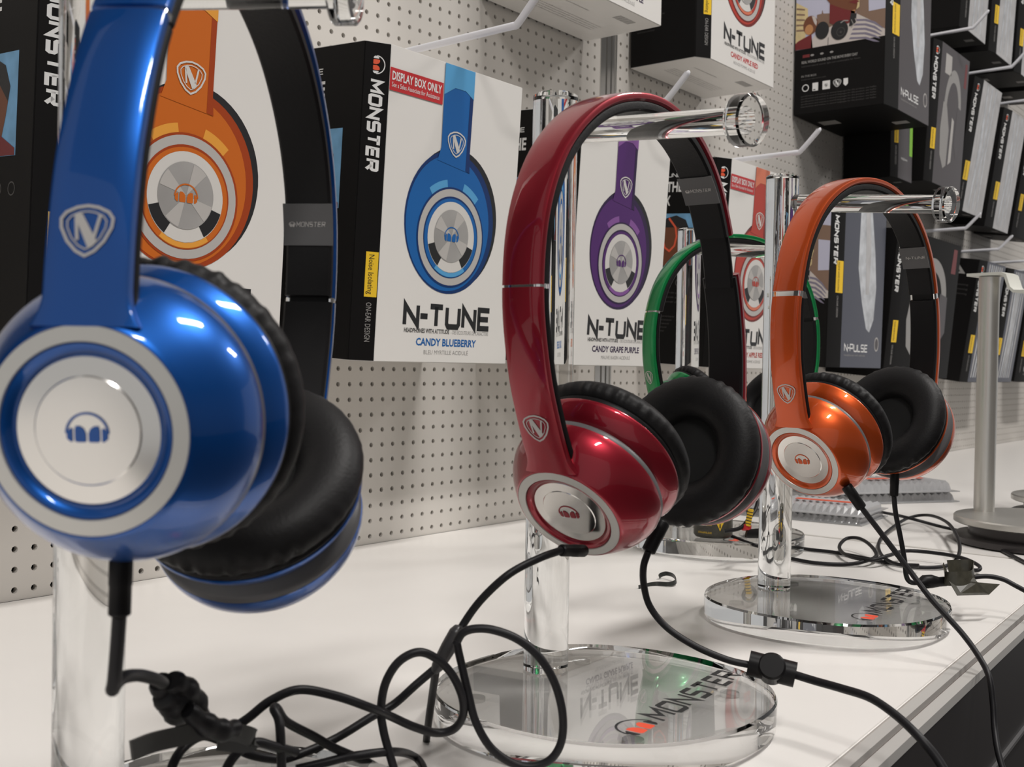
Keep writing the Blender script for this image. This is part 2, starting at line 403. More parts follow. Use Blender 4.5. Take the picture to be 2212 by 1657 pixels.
# ------------------------------------------------------------------ acrylic stands
POSTR = 0.010; ARMZ = 0.2535
LOGO_O = mat('logo_orange', (0.80, 0.09, 0.04), 0.4)
def stand(X, Y, adir, label, ang=0.0, alen=0.100, armz=ARMZ, droop=0.105):
    t = thing('acrylic_headphone_stand', label, 'headphone stand', 'clear acrylic headphone stands', (X, Y, 0))
    a = Vector((adir[0], adir[1], 0)).normalized()
    c = a*0.035+Vector((0.003, 0, 0))
    n = 72; pts = []; pr2 = []
    ex = 2.25
    for k in range(n):
        q = 2*math.pi*k/n; co, si = math.cos(q), math.sin(q)
        pts.append((abs(co)**(2/ex)*(1 if co > 0 else -1), abs(si)**(2/ex)*(1 if si > 0 else -1)))
    vs, fs = [], []; lv = [(0.0688, 0.0012), (0.0695, 0.0022), (0.0698, 0.0132), (0.0691, 0.0144)]
    for rr, z in lv:
        for x, y in pts: vs.append((c.x+x*rr, c.y+y*rr, z+0.0006))
    for i in range(3):
        for k in range(n): fs.append((i*n+k, i*n+(k+1) % n, (i+1)*n+(k+1) % n, (i+1)*n+k))
    fs += [tuple(range(n))[::-1], tuple(range(3*n, 4*n))]
    link('base', sharp(recalc(mesh('base', vs, fs)), 30), ACR, t)
    for q in (45, 135, 225, 315):
        fx_, fy_ = c.x+0.055*math.cos(R(q)), c.y+0.055*math.sin(R(q))
        lathe('rubber_foot', [(0, 0), (0.0042, 0), (0.0042, 0.0016), (0, 0.0016)], mat_foot, t, 20, Matrix.Translation((fx_, fy_, 0.0001)))
    lathe('post', [(0, .0152), (POSTR-.0006, .0152), (POSTR, .0158), (POSTR, .2704), (POSTR-.0008, .2712), (0, .2712)], ACR, t, 56, deg=25)
    mw = Matrix.Translation(a*POSTR*0.985+Vector((0, 0, armz))) @ Vector((0, 0, 1)).rotation_difference((a+Vector((0, 0, -droop))).normalized()).to_matrix().to_4x4()
    ar = 0.0052; cr = 0.0098
    lathe('arm', [(0, 0), (ar, 0), (ar, alen-.0072), (cr-.0006, alen-.0072), (cr, alen-.0066), (cr, alen-.0008), (cr-.0008, alen), (0, alen)], ACR, t, 56, mw, deg=25)
    pr = Print(lambda u, v, l: (c.x+u*math.cos(ang)-v*math.sin(ang), c.y+u*math.sin(ang)+v*math.cos(ang), 0.0151+l))
    logo(pr, -0.040, -0.036, 0.0095, INK_K, LOGO_O, 2)
    put(pr, word('MONSTER', 0.0105, .24, .42, .25), -0.027, -0.041, INK_K, 2, width=0.078)
    pr.obj('printed_logo', t)
    return t
mat_foot = mat('clear_foot', (0.8, 0.8, 0.78), 0.2, trans=0.6)
S_BLUE, S_RED, S_ORG, S_GRN = (0.176, 0.294), (0.3986, 0.294), (0.6434, 0.299), (0.846, 0.478)
stand(*S_BLUE, (.555, -.832), 'clear acrylic stand post behind and below the blue headphones, nearest the camera', R(30), alen=0.066, armz=0.2560, droop=0.0)
stand(*S_RED, (-.20, -.98), 'clear acrylic stand holding the red headphones, its round base in front', R(5))
stand(*S_ORG, (-.16, -.987), 'clear acrylic stand holding the orange headphones beside the shelf joint', R(5))
stand(*S_GRN, (-.20, -.98), 'clear acrylic stand at the back holding the green headphones')

# ------------------------------------------------------------------ headphones
mm = 0.001
HALF = [(0, 59), (27.5, 55), (53, 41.5), (71, 20), (80.5, -8), (82, -36), (79, -58), (74.5, -76)]
full = [(-x, z) for x, z in HALF[::-1]] + HALF[1:]
dense = [(p.x, p.z) for p in spline([(x, 0, z) for x, z in full], 16)]
cum = [0]
for a, b in zip(dense[:-1], dense[1:]): cum.append(cum[-1]+math.hypot(b[0]-a[0], b[1]-a[1]))
half_len = cum[-1]/2
def curve_at(s_):
    q = s_+half_len; q0 = max(0, min(cum[-1]-1e-6, q)); i = max(0, min(len(cum)-2, int(np.searchsorted(cum, q0, side='right'))-1))
    f = (q0-cum[i])/(cum[i+1]-cum[i]); a, b = dense[i], dense[i+1]
    x, z = a[0]+(b[0]-a[0])*f, a[1]+(b[1]-a[1])*f
    j0, j1 = max(0, i-2), min(len(dense)-1, i+3)
    tx, tz = dense[j1][0]-dense[j0][0], dense[j1][1]-dense[j0][1]; L = math.hypot(tx, tz); tx /= L; tz /= L
    x += tx*(q-q0); z += tz*(q-q0)
    return x, z, tx, tz, -tz, tx            # point, tangent (towards +s), outward normal
def s_of_z(zt):
    for i in range(len(dense)//2, len(dense)):
        if dense[i][1] < zt: return cum[i]-half_len
SJ = s_of_z(-6); SEMB = s_of_z(-57.5)
def sweep(name, s0, s1, n0, n1, wf, m, parent, off=(0, 0), steps=48, rnd=0.9, crown=0.0):
    """band piece between two arc lengths, from depth n0 to n1 (mm along the outward normal)"""
    vs, fs = [], []
    for i in range(steps+1):
        s_ = s0+(s1-s0)*i/steps; x, z, tx, tz, nx, nz = curve_at(s_); w_ = wf(s_)/2
        r_ = min(rnd, (n1-n0)*0.45)
        sec = [(-w_+r_, n0), (w_-r_, n0), (w_, n0+r_), (w_, n1-r_), (w_-r_*.3, n1-r_*.3), (w_-r_, n1), (w_*.5, n1+crown*.8), (0, n1+crown), (-w_*.5, n1+crown*.8), (-w_+r_, n1), (-w_+r_*.3, n1-r_*.3), (-w_, n1-r_), (-w_, n0+r_)]
        K = len(sec)
        for y, d in sec: vs.append(((x+nx*d+off[0])*mm, y*mm, (z+nz*d+off[1])*mm))
    for i in range(steps):
        for k in range(K): k2 = (k+1) % K; fs.append((i*K+k, i*K+k2, (i+1)*K+k2, (i+1)*K+k))
    fs += [tuple(range(K))[::-1], tuple(range(steps*K, steps*K+K))]
    return link(name, sharp(recalc(mesh(name, vs, fs)), 40), m, parent)
def headphones(colour, center, yaw, roll, label, far_gap=2.0, near_gap=1.2, plate='MONSTER', pitch=26):
    cm = CANDY[colour][0]
    mw = Matrix.Translation(center) @ Matrix.Rotation(yaw, 4, 'Z') @ Matrix.Rotation(roll, 4, 'Y')
    t = thing('headphones', label, 'headphones', 'on-ear headphones on the acrylic stands', mw=mw)
    W = lambda s_: 17.2
    sweep('headband', -SJ, SJ, -3.4, 0, W, cm, t, steps=80, crown=0.5)
    pad = sweep('headband_padding', -SJ+0.5, SJ-0.5, -7.4, -3.4, lambda s_: W(s_)-1.2, PADK, t, steps=80)
    out = {}
    for sg, gap in ((-1, near_gap), (1, far_gap)):
        x, z, tx, tz, nx, nz = curve_at(sg*SJ); off = (tx*sg*gap, tz*sg*gap)
        sweep('slider', sg*(SJ-6), sg*(SJ+6+gap), -5.0, -2.2, lambda s_: 14.5, PLK, t, steps=10)
        sweep('joint_clip', sg*(SJ-0.3), sg*(SJ+max(gap, 1)+0.3), -4.4, -0.6, lambda s_: 17.0, CHROME, t, steps=4) if gap < 5 else None
        SE = half_len+1
        wf = lambda s_: 17.2+1.0*(abs(s_)-SJ)/(SE-SJ)+5*max(0, (abs(s_)-SE+7)/7)**2
        sweep('stem', sg*SJ, sg*SE, -3.4, 0, wf, cm, t, off, 40, crown=0.5)
        sweep('stem_lining', sg*(SJ+.5), sg*(SE+3), -6.6, -3.4, lambda s_: 16.8+1.0*(abs(s_)-SJ)/(SE-SJ), PLK, t, off, 40)
        # emblem printed near the end of the stem
        se = SEMB
        def fm(u, v, l, sg=sg, off=off):
            x, z, tx, tz, nx, nz = curve_at(sg*(se - v)); d = 0.62+l*1000
            return ((x+nx*d+off[0])*mm, -sg*u*mm*-1 if False else (u*(1 if sg < 0 else -1))*mm*-1, (z+nz*d+off[1])*mm)
        pr = Print(fm); emblem(pr, 0, 0, 5.5, EMBL, 1); pr.obj('printed_emblem', t)
        # the cup
        ring = Vector((sg*65.4+off[0]*.4, 0, -96.1+off[1]))*mm; p = R(pitch)
        ax = Vector((-sg*math.cos(p), 0, math.sin(p)))            # inward
        upv = Vector((sg*math.sin(p), 0, math.cos(p)))            # in the plane of the ring
        sd = ax.cross(upv)
        cmw = Matrix((sd, upv, ax)).transposed().to_4x4(); cmw.translation = ring
        q = [(15.5,2.4),(15.9,1.2),(16.6,.2),(17.8,-.25),(18.1,.15),(21.5,.3),(21.7,-.1),(22.2,.15),(23.0,1.0),(25.2,3.6),(27.6,6.8),(29.5,10),(30.7,13.2),(31.2,15.6),(31.1,17.0),(30.4,17.2)]
        lathe('cup_shell', [(r_*mm, h*mm) for r_, h in q], cm, t, 96, cmw, deg=50)
        lathe('silver_ring', [(18.1*mm, .0*mm), (18.3*mm, -.45*mm), (21.5*mm, -.15*mm), (21.7*mm, .3*mm)], RINGS, t, 96, cmw, deg=60)
        dsk = lathe('metal_disc', [(0, .7*mm), (11.0*mm, .75*mm), (11.3*mm, 1.0*mm), (15.1*mm, 1.2*mm), (15.7*mm, 1.9*mm), (15.9*mm, 2.6*mm)], SILV, t, 96, cmw, deg=20)
        pr = Print(lambda u, v, l: cmw @ Vector((u, v, 0.00065-l)))
        logo(pr, 0, 0, 4.4*mm, INK_K if colour == 'none' else cm, CANDY[colour][0], 1)
        pr.obj('disc_logo', t)
        lathe('trim_band', [(29*mm, 17.1*mm), (31.0*mm, 17.1*mm), (31.1*mm, 18.6*mm), (30.3*mm, 19.8*mm), (27.6*mm, 21.8*mm), (27.0*mm, 22.4*mm)], PLGREY, t, 96, cmw, deg=50)
        lathe('cup_body', [(27.2*mm, 22.0*mm), (29.0*mm, 23.0*mm), (31.2*mm, 26.0*mm), (32.5*mm, 28.4*mm), (33.0*mm, 29.4*mm), (32.8*mm, 30.2*mm), (28*mm, 30.4*mm)], cm, t, 96, cmw, deg=50)
        lathe('pad_rim', [(28*mm, 30.3*mm), (32.6*mm, 30.4*mm), (32.9*mm, 31.4*mm), (32.5*mm, 32.4*mm), (28*mm, 32.6*mm)], PLK, t, 96, cmw)
        rng = random.Random(5); ph = [rng.uniform(0, 6.28) for _ in range(6)]
        def dp(r_, z_, a):
            if 0.0265 < r_ and 0.0325 < z_ < 0.0405:
                wv = 0.55*math.sin(46*a+1.3*math.sin(3*a+ph[0]))+0.45*math.sin(31*a+ph[1])
                k = 1-min(1, abs(z_-0.0362)/0.005)
                r_ += wv*0.0007*k*(0.55+0.45*math.sin(2*a+ph[2]))
            return r_, z_
        prof = [(28,32.4),(31.2,32.6),(33.2,33.6),(34.2,35.2),(34.5,37.0),(34.0,39.2),(32.6,41.2),(30.4,42.8),(27.6,43.8),(24.6,44.1),(21.4,43.6),(18.6,42.2),(16.4,40.2),(15.0,37.6),(14.6,35.2)]
        pd = lathe('ear_pad', [(a*mm, b*mm) for a, b in prof], PADK, t, 240, cmw, disp=dp, deg=80)
        lathe('speaker_cloth', [(0, 35.4*mm), (14.8*mm, 35.6*mm)], mat_cloth, t, 48, cmw)
        # socket and plug at the lowest point
        out[sg] = (mw @ cmw, mw @ (cmw @ Vector((0, -0.0295, 0.017))), mw, cmw)
    # grey plate on the lining of the far side
    s0 = SJ-27
    vs_, fs_ = [], []
    def inn(u, s_, l):
        x, z, tx, tz, nx, nz = curve_at(s_); d = -7.4-l
        return ((x+nx*d)*mm, u*mm, (z+nz*d)*mm)
    for i in range(9):
        s_ = s0-8+16*i/8
        for u, l in ((-8.6, 0), (-8.6, .4), (8.6, .4), (8.6, 0)): vs_.append(inn(u, s_, l))
    for i in range(8):
        for k in range(3): fs_.append((i*4+k, i*4+k+1, i*4+5+k, i*4+4+k))
    fs_ += [(0, 1, 2, 3), (32, 33, 34, 35)]
    pl = link('name_plate', recalc(mesh('name_plate', vs_, fs_)), PLATE, t)
    pr = Print(lambda u, v, l: inn(u*.8, s0-v, .45+l*1000))
    if plate == 'MONSTER':
        logo(pr, 5.6, 0, 1.3, EMBL, EMBL, 1, 180) if False else None
        g = word('MONSTER', 1.7, .22, .5, .2); k_ = 12.4/g[2]; put(pr, ([(-a*k_, b) for a, b in g[0]], g[1], g[2]), 5.0, -.85, EMBL, 1, anchor='l')
        g = (lambda: None)
        for a0 in (6.9,):
            pr.stroke([(a0+1.3*math.cos(R(a)), -.3+1.2*math.sin(R(a))) for a in range(0, 181, 20)], .35, EMBL, 1)
            pr.ell(a0-.55, -.45, .5, .7, EMBL, 1, 12); pr.ell(a0+.55, -.45, .5, .7, EMBL, 1, 12)
    else:
        g = word('N-TUNE', 1.9, .22, .5, .2); put(pr, ([(-a, b) for a, b in g[0]], g[1], g[2]), 6.6, -.9, EMBL, 1)
    pr.obj('plate_lettering', pl)
    return t, out
mat_cloth = mat('speaker_cloth', (0.006, 0.006, 0.006), 0.9)
headphones_blue, _ = headphones('blue', (0.2009, 0.2575, 0.2056), R(33.3), R(19.9), 'glossy blue on-ear headphones nearest the camera at the left edge', 1.2, 1.5)
headphones_red, _ = headphones('red', (0.3895, 0.2475, 0.2030), R(2.1), R(-12.3), 'glossy candy red on-ear headphones on the middle acrylic stand', 19.0, 0.9)
headphones_orange, _ = headphones('orange', (0.6345, 0.2440, 0.2035), R(-7.8), R(-2.8), 'glossy orange on-ear headphones on the right acrylic stand', 3.0, 3.0, plate='N-TUNE')
headphones_green, _ = headphones('green', (0.836, 0.429, 0.2030), R(-28), R(0), 'green rimmed on-ear headphones at the back, behind the red pair', 2.0, 1.5)
hb, hr, ho, hg = headphones_blue, headphones_red, headphones_orange, headphones_green

# ------------------------------------------------------------------ cartons
BY = 0.572; BH = 0.225
def carton(name, X0, X1, z0, z1, yf, front, strip, side, bottom, label, cat='box', group=None, ch=(0.016, 0.010), lean=3.3, yb=WY-0.003, yaw=0.0):
    """hanging carton: flat front, a bevelled spine strip on its left, side wall, back; returns thing and mappers"""
    t = thing(name, label, cat, group)
    piv = Vector(((X0+X1)/2, yb, z0))
    T = Matrix.Translation(piv) @ Matrix.Rotation(yaw, 4, 'Z') @ Matrix.Rotation(R(lean), 4, 'X')
    T.translation += Vector((0, -math.sin(R(lean))*0.0, 0))
    t.matrix_world = T
    a, b = X0-piv.x, X1-piv.x; f = yf-yb; h = z1-z0
    pts = [(a, f), (b, f), (b, 0), (a-ch[0], 0), (a-ch[0], f+ch[1])]
    vs, fs = prism_geo(pts, 0, h)
    # order of sides: front, right, back, left side, strip
    mi = [3, 4, 0, 0, 2, 2, 1]
    me = mesh('carton', vs, fs, mi=mi)
    bm = bmesh.new(); bm.from_mesh(me); bmesh.ops.bevel(bm, geom=bm.edges[:], offset=0.0006, segments=2, affect='EDGES', material=-1); bmesh.ops.recalc_face_normals(bm, faces=bm.faces); bm.to_mesh(me); bm.free()
    sharp(me, 25)
    link('carton', me, [front, strip, side, bottom, front if front is CARD_W else side], t)
    sx, sy = ch[0], ch[1]; L = math.hypot(sx, sy)
    mf = lambda u, v, l: (a+u, f-l, v)
    ms = lambda u, v, l: (a-sx+u*sx/L - l*sy/L, f+sy-u*sy/L - l*sx/L, v)
    md = lambda u, v, l: (a-ch[0]-l, -u, v)               # u from the wall towards the room
    mb = lambda u, v, l: (a+u, f+v, -l)
    return t, mf, ms, md, mb, L, (-f-ch[1])
def front_art(t, mf, col, name_en, name_fr, sticker=True, tcol=None):
    _, A, AD, AL = CANDY[col]; k = mm; p = Print(mf); u0, v0 = 73*k, 107*k
    # head band, cup, rings, disc
    p.ell(u0+4*k, v0+3*k, 50.5*k, 54*k, INK_K, 1, 56)
    p.ell(u0, v0, 50.5*k, 54*k, AD, 2, 56)
    p.ell(u0-2*k, v0-1*k, 47*k, 51*k, A, 3, 56)
    ru, rv = u0+1*k, v0-11*k
    p.ring(ru, rv, 44*k, 37*k, AL, 4, 18, 48, 74); p.ring(ru, rv, 43.5*k, 38*k, AL, 4, 18, 100, 128)
    p.poly([(u0-16*k, BH-.6*k), (u0+18*k, BH-.6*k), (u0+17*k, v0+52*k), (u0+18*k, v0+40*k), (u0-19*k, v0+45*k), (u0-15.5*k, v0+55*k)], A, 5)
    p.poly([(u0+14*k, BH-.6*k), (u0+18*k, BH-.6*k), (u0+17*k, v0+52*k), (u0+18*k, v0+40*k), (u0+13*k, v0+41*k)], AD, 6)
    p.poly([(u0-16*k, BH-.6*k), (u0+18*k, BH-.6*k), (u0+18*k, BH-22*k), (u0+8*k, BH-17*k), (u0-4*k, BH-17*k), (u0-16*k, BH-24*k)], AL, 7)
    p.ell(ru, rv, 38*k, 38*k, AD, 5, 56); p.ell(ru, rv, 36.5*k, 36.5*k, ART_SIL, 6, 56)
    p.ell(ru, rv, 31*k, 31*k, AD, 7, 56); p.ell(ru, rv-.5*k, 30*k, 30*k, A, 8, 56)
    p.ell(ru, rv, 26.5*k, 27*k, ART_LIGHT, 9, 56)
    for a0, a1 in ((196, 238), (302, 344)): p.ring(ru, rv, 26.3*k, 18*k, INK_K, 10, 12, a0, a1)
    p.ring(ru, rv, 30*k, 26.6*k, AL, 9, 20, 235, 305)
    p.ell(ru, rv+1*k, 19.5*k, 20*k, ART_BRUSH, 11, 48)
    for a0 in (60, 150, 240, 330): 
        p.poly([(ru, rv+k)]+[(ru+19*k*math.cos(R(a0+d)), rv+k+19.5*k*math.sin(R(a0+d))) for d in (-16, -8, 0, 8, 16)], ART_SIL, 12)
    logo(p, ru, rv+1*k, 8*k, A, A, 13)
    emblem(p, u0+1*k, v0+60*k, 10*k, ART_LIGHT, 8)
    o = p.obj('printed_headphone_picture', t)
    p = Print(mf)
    put(p, word('N-TUNE', 14.5*k, .30, .40, 0), 29*k, 28*k, INK_K, 1, width=97*k)
    put(p, text('HEADPHONES WITH ATTITUDE', 3.2*k, .03), 29*k, 22.4*k, INK_DG, 1, width=50*k)
    put(p, text('- DES ÉCOUTEURS DE CARACTÈRE', 3.0*k), 81*k, 22.4*k, INK_G, 1, width=45*k)
    put(p, text(name_en, 5.4*k, .03), 77*k, 13.0*k, tcol or A, 1, anchor='c')
    put(p, text(name_fr, 3.2*k), 77*k, 6.4*k, INK_G, 1, anchor='c')
    p.obj('printed_lettering', t)
    if sticker:
        p = Print(mf); p.rect(-.2*k, 193*k, 56*k, 209*k, INK_R, 5)
        put(p, text('DISPLAY BOX ONLY', 6.0*k, .02), 2*k, 200.6*k, INK_W, 7, width=52*k)
        put(p, text('See a Sales Associate for Assistance', 3.4*k), 2*k, 195.6*k, INK_W, 7, width=50*k)
        p.obj('display_sticker', t)
def spine(t, ms, L, text2='Noise Isolating', sticker_v=(46, 78), icon=True, h=BH):
    k = mm; p = Print(ms)
    if icon: 
        logo(p, L*.52, h-16*k, 6.2*k, INK_W, INK_OR, 1, -90)
    put(p, word('MONSTER', 7.6*k, .32, .46, .12), L*.30, h-27*k, INK_W, 1, rot=-90, width=62*k)
    p.obj('spine_lettering', t)
    p = Print(ms); v0, v1 = sticker_v; p.rect(L*.48, v0*k, L*.96, v1*k, INK_Y, 1)
    put(p, text(text2, 4.0*k), L*.60, (v1-2)*k, INK_K, 2, rot=-90, width=(v1-v0-4)*k)
    p.obj('yellow_sticker', t)
    p = Print(ms); put(p, text('ON-EAR DESIGN', 4.0*k), L*.58, (v0-4)*k, INK_G, 1, rot=-90, width=28*k); p.obj('spine_small_print', t)
def side_art(t, md, depth):
    k = mm; p = Print(md); d = depth
    put(p, word('N-TUNE', 3.6*k, .2, .3), 8*k, 205*k, INK_W, 1, width=30*k)
    put(p, text('IN THE', 10.5*k, .03), 8*k, 189*k, INK_W, 1, width=33*k)
    put(p, text('BOX', 10.5*k, .03), 8*k, 174*k, INK_W, 1, width=19*k)
    for i in range(3): put(p, text('on-ear headphones - control cable - guide', 2.0*k), 8*k, (78-i*5)*k, INK_DG, 1, width=38*k)
    for i in range(4): p.ring((14+i*15)*k, 90*k, 4*k, 3.2*k, INK_DG, 1, 16)
    for i in range(5): put(p, text('technical information and warranty text', 2.0*k), 8*k, (52-i*4)*k, INK_DG, 1, width=(34-i*3)*k)
    p.obj('side_lettering', t)
    p = Print(md)
    p.rect(4*k, 108*k, d-18*k, 165*k, INK_BL, 1)
    p.poly([(x*k, y*k) for x, y in ((16,110),(14,124),(12,136),(15,150),(24,160),(36,163),(48,158),(54,146),(50,130),(46,118),(d*1000-19,109),(d*1000-19,108.2),(16,108.2))], INK_SKIN, 2)
    p.poly([(x*k, y*k) for x, y in ((16,150),(24,160),(36,163),(48,158),(54,146),(52,138),(40,150),(26,150))], INK_K, 3)
    p.stroke([(x*k, y*k) for x, y in ((27,160),(36,150),(38,140),(36,130),(30,124),(24,128),(22,134))], 2.2*k, INK_OR, 4)
    p.poly([(x*k, y*k) for x, y in ((30,108.3),(34,116),(44,120),(d*1000-19,112),(d*1000-19,108.3))], INK_MAROON, 3)
    p.obj('side_photo', t)
boxes = [
 # X0, X1, colour, english, french, lower label
 (0.324, 0.475, 'orange', 'CANDY TANGERINE', 'MANDARINE ACIDULÉE', 'white carton picturing orange headphones, behind the blue pair, lower row'),
 (0.562, 0.713, 'blue', 'CANDY BLUEBERRY', 'BLEU MYRTILLE ACIDULÉ', 'white carton picturing blue headphones with a red display sticker, lower row'),
 (0.800, 0.951, 'purple', 'CANDY GRAPE PURPLE', 'MAUVE RAISIN ACIDULÉ', 'white carton picturing purple headphones, seen through the red headband'),
 (1.078, 1.229, 'red', 'CANDY APPLE RED', 'ROUGE POMME ACIDULÉ', 'white carton picturing red headphones, lower row, behind the green pair')]
LOWZ = 0.157
for X0, X1, col, en, fr, lab in boxes:
    t, mf, ms, md, mb, L, dep = carton('headphone_box', X0, X1, LOWZ, LOWZ+BH, BY, CARD_W, CARD_K, CARD_K, CARD_W, lab, group='white headphone cartons on the lower hooks')
    front_art(t, mf, col, en, fr, sticker=(col in ('blue', 'red')), tcol={'purple': CANDY['purple'][2]}.get(col)); spine(t, ms, L); side_art(t, md, dep)
# upper row
UPZ = 0.487
def bottom_art(t, mb, m1, m2):
    k = mm; p = Print(mb)
    put(p, text('warranty and recycling information', 2.4*k), 20*k, 30*k, m1, 1, width=50*k)
    for i in range(4): put(p, text('designed and engineered for listening, see leaflet inside the carton', 1.8*k), 10*k, (50+i*4)*k, m1, 1, width=110*k)
    for i in range(14): p.rect((100+i*2)*k, 14*k, (100+i*2+(1 if i % 3 else 1.4))*k, 24*k, m2, 1)
    p.obj('bottom_print', t)
for X0, X1, col, en, fr, lab in ((0.797, 0.948, 'purple', 'CANDY GRAPE PURPLE', 'MAUVE RAISIN ACIDULÉ', 'white carton seen from below at the top centre, naming a grape purple colour'),
                                 (1.050, 1.201, 'red', 'CANDY APPLE RED', 'ROUGE POMME ACIDULÉ', 'white carton picturing red headphones, upper row at the top right of centre')):
    t, mf, ms, md, mb, L, dep = carton('headphone_box', X0, X1, UPZ-(.009 if col == 'red' else 0), UPZ+BH-(.009 if col == 'red' else 0), BY, CARD_W, CARD_K, CARD_K, CARD_W, lab, group='white headphone cartons on the upper hooks', lean=0)
    front_art(t, mf, col, en, fr, sticker=False, tcol={'purple': CANDY['purple'][2], 'red': INK_R}.get(col)); spine(t, ms, L); side_art(t, md, dep); bottom_art(t, mb, INK_G, INK_G)
    
# dark cartons with a photograph on the side wall
def photo_side(t, md, depth, v0, h):
    k = mm; p = Print(md)
    def Q(zx, zy):
        return ((zx-20)/1230*depth, v0+((675-(zx-20)*.085)-zy)/9.3*k)
    top = (h-1*k)
    def poly(pts, m, lay): p.poly([(a, min(b, top)) for a, b in [Q(*q) for q in pts]], m, lay)
    poly([(22,675),(1248,571),(1248,-900),(22,-900)], INK_SKY, 1)
    poly([(24,60),(190,150),(200,300),(160,520),(24,640)], INK_CREAM, 2)
    for i in range(6): poly([(30,130+i*70),(150,150+i*66),(150,170+i*66),(30,152+i*70)], INK_TAN, 3) if i % 1 == 0 and i < 5 else None
    poly([(320,240),(385,230),(395,180),(410,230),(560,240),(560,420),(330,420)], INK_TAN, 2)
    poly([(920,-300),(1248,-300),(1248,560),(860,560),(860,200)], INK_TAN, 2)
    poly([(1015,-120),(1248,-120),(1248,235),(1030,255)], INK_SKY, 3)
    poly([(22,672),(22,590),(60,560),(150,520),(250,480),(270,655)], INK_MAROON, 4)
    a, b = Q(235, 365); p.ell(a, b, 10.5*k, 13*k, INK_SKIN, 5, 28)
    a, b = Q(215, 420); p.ell(a, b, 6*k, 7*k, INK_SKIN2, 6, 20)
    poly([(250,250),(300,260),(325,330),(315,380),(280,330)], INK_SHIRT, 6)
    poly([(245,655),(250,560),(300,500),(480,420),(870,270),(1100,390),(1248,490),(1248,572)], INK_SHIRT, 4)
    for i in range(5):
        y = 330+i*55
        poly([(870-20*i,y+10),(1000,y+18),(1120,y+62),(1230-12*i,y+150-14*i),(1210-12*i,y+150-14*i),(1100,y+84),(980,y+42),(850-20*i,y+34)], INK_STRIPE, 5)
    poly([(500,360),(500,110),(455,60),(450,-160),(500,-330),(640,-430),(800,-420),(900,-330),(930,-180),(915,-60),(935,20),(900,90),(905,190),(860,220),(840,350),(660,420)], INK_SKIN, 6)
    poly([(840,60),(900,-40),(935,20),(905,90),(905,190),(862,222),(880,150)], INK_CREAM, 7)
    poly([(790,230),(850,220),(845,330),(800,400)], INK_SKIN2, 7)
    a, b = Q(400, 445); p.ell(a, b, 9.8*k, 12*k, INK_K, 8, 28)
    a, b = Q(640, 460); p.ell(a, b, 12*k, 13*k, INK_K, 8, 28); p.ring(a+2*k, b-2.5*k, 6*k, 5.2*k, INK_DG, 9, 24); p.ell(a+2.2*k, b-3*k, 1.4*k, 1.8*k, INK_DG, 10, 16)
    poly([(500,120),(700,200),(845,240),(840,350),(660,420),(500,360)], INK_MAROON, 7)
    poly([(640,-20),(740,-60),(860,-40),(900,20),(860,60),(760,40)], INK_MAROON, 7); poly([(760,120),(860,95),(905,120),(850,150)], INK_MAROON, 8)
    p.stroke([Q(655,370), Q(700,345), Q(760,350)], 1.4*k, INK_G, 9); p.stroke([Q(800,340), Q(830,400), Q(800,440)], .9*k, INK_G, 9); p.stroke([Q(850,330), Q(870,370), Q(850,410)], .7*k, INK_SHIRT, 9)
    p.stroke([Q(490,540), Q(485,650)], .6*k, INK_K, 9)
    poly([(770,420),(790,260),(870,270),(860,380),(800,420)], INK_K, 8)
    p.obj('side_photo', t)
    p = Print(md)
    put(p, text('REAL WORLD SOUND ON THE MOVE EVERY DAY', 3.6*k, .02), depth*.08, v0-20*k, INK_G, 1, width=depth*.63)
    put(p, text('balanced natural sound, light and comfortable for hours', 2.4*k), depth*.08, v0-25*k, INK_DG, 1, width=depth*.66)
    put(p, text('IN THE BOX', 2.8*k), depth*.08, v0-39*k, INK_G, 1); put(p, text('headphones with control cable', 2.0*k), depth*.08, v0-43*k, INK_DG, 1)
    for i in range(3): p.ell(depth*(.2+.11*i), v0-10*k, 2.6*k, 1.4*k, INK_G, 1, 16)
    p.rect(depth*.09, v0-12*k, depth*.17, v0-8*k, INK_MAROON, 1)
    iv = v0-54*k
    p.ring(depth*.13, iv, 5*k, 3.8*k, INK_W, 1, 24)
    p.rect(depth*.21, iv-5.5*k, depth*.275, iv+5.5*k, INK_W, 1); p.rect(depth*.22, iv-4.5*k, depth*.245, iv-3*k, INK_K, 2)
    p.rect(depth*.325, iv-5.5*k, depth*.41, iv+6*k, INK_W, 1); emblem(p, depth*.367, iv, 2.4*k, INK_K, 2)
    emblem(p, depth*.49, iv+1*k, 5.6*k, INK_W, 1)
    p.poly([(depth*.56, iv+5.5*k), (depth*.61, iv+5.5*k), (depth*.61, iv-2*k), (depth*.585, iv-5*k), (depth*.56, iv-2*k)], INK_W, 1)
    for i in range(5): put(p, text('specifications and notices in several languages for this product, see leaflet', 2.0*k), depth*.08, v0-(66+i*3.6)*k, INK_DG, 1, width=depth*.84)
    p.obj('side_lettering', t)
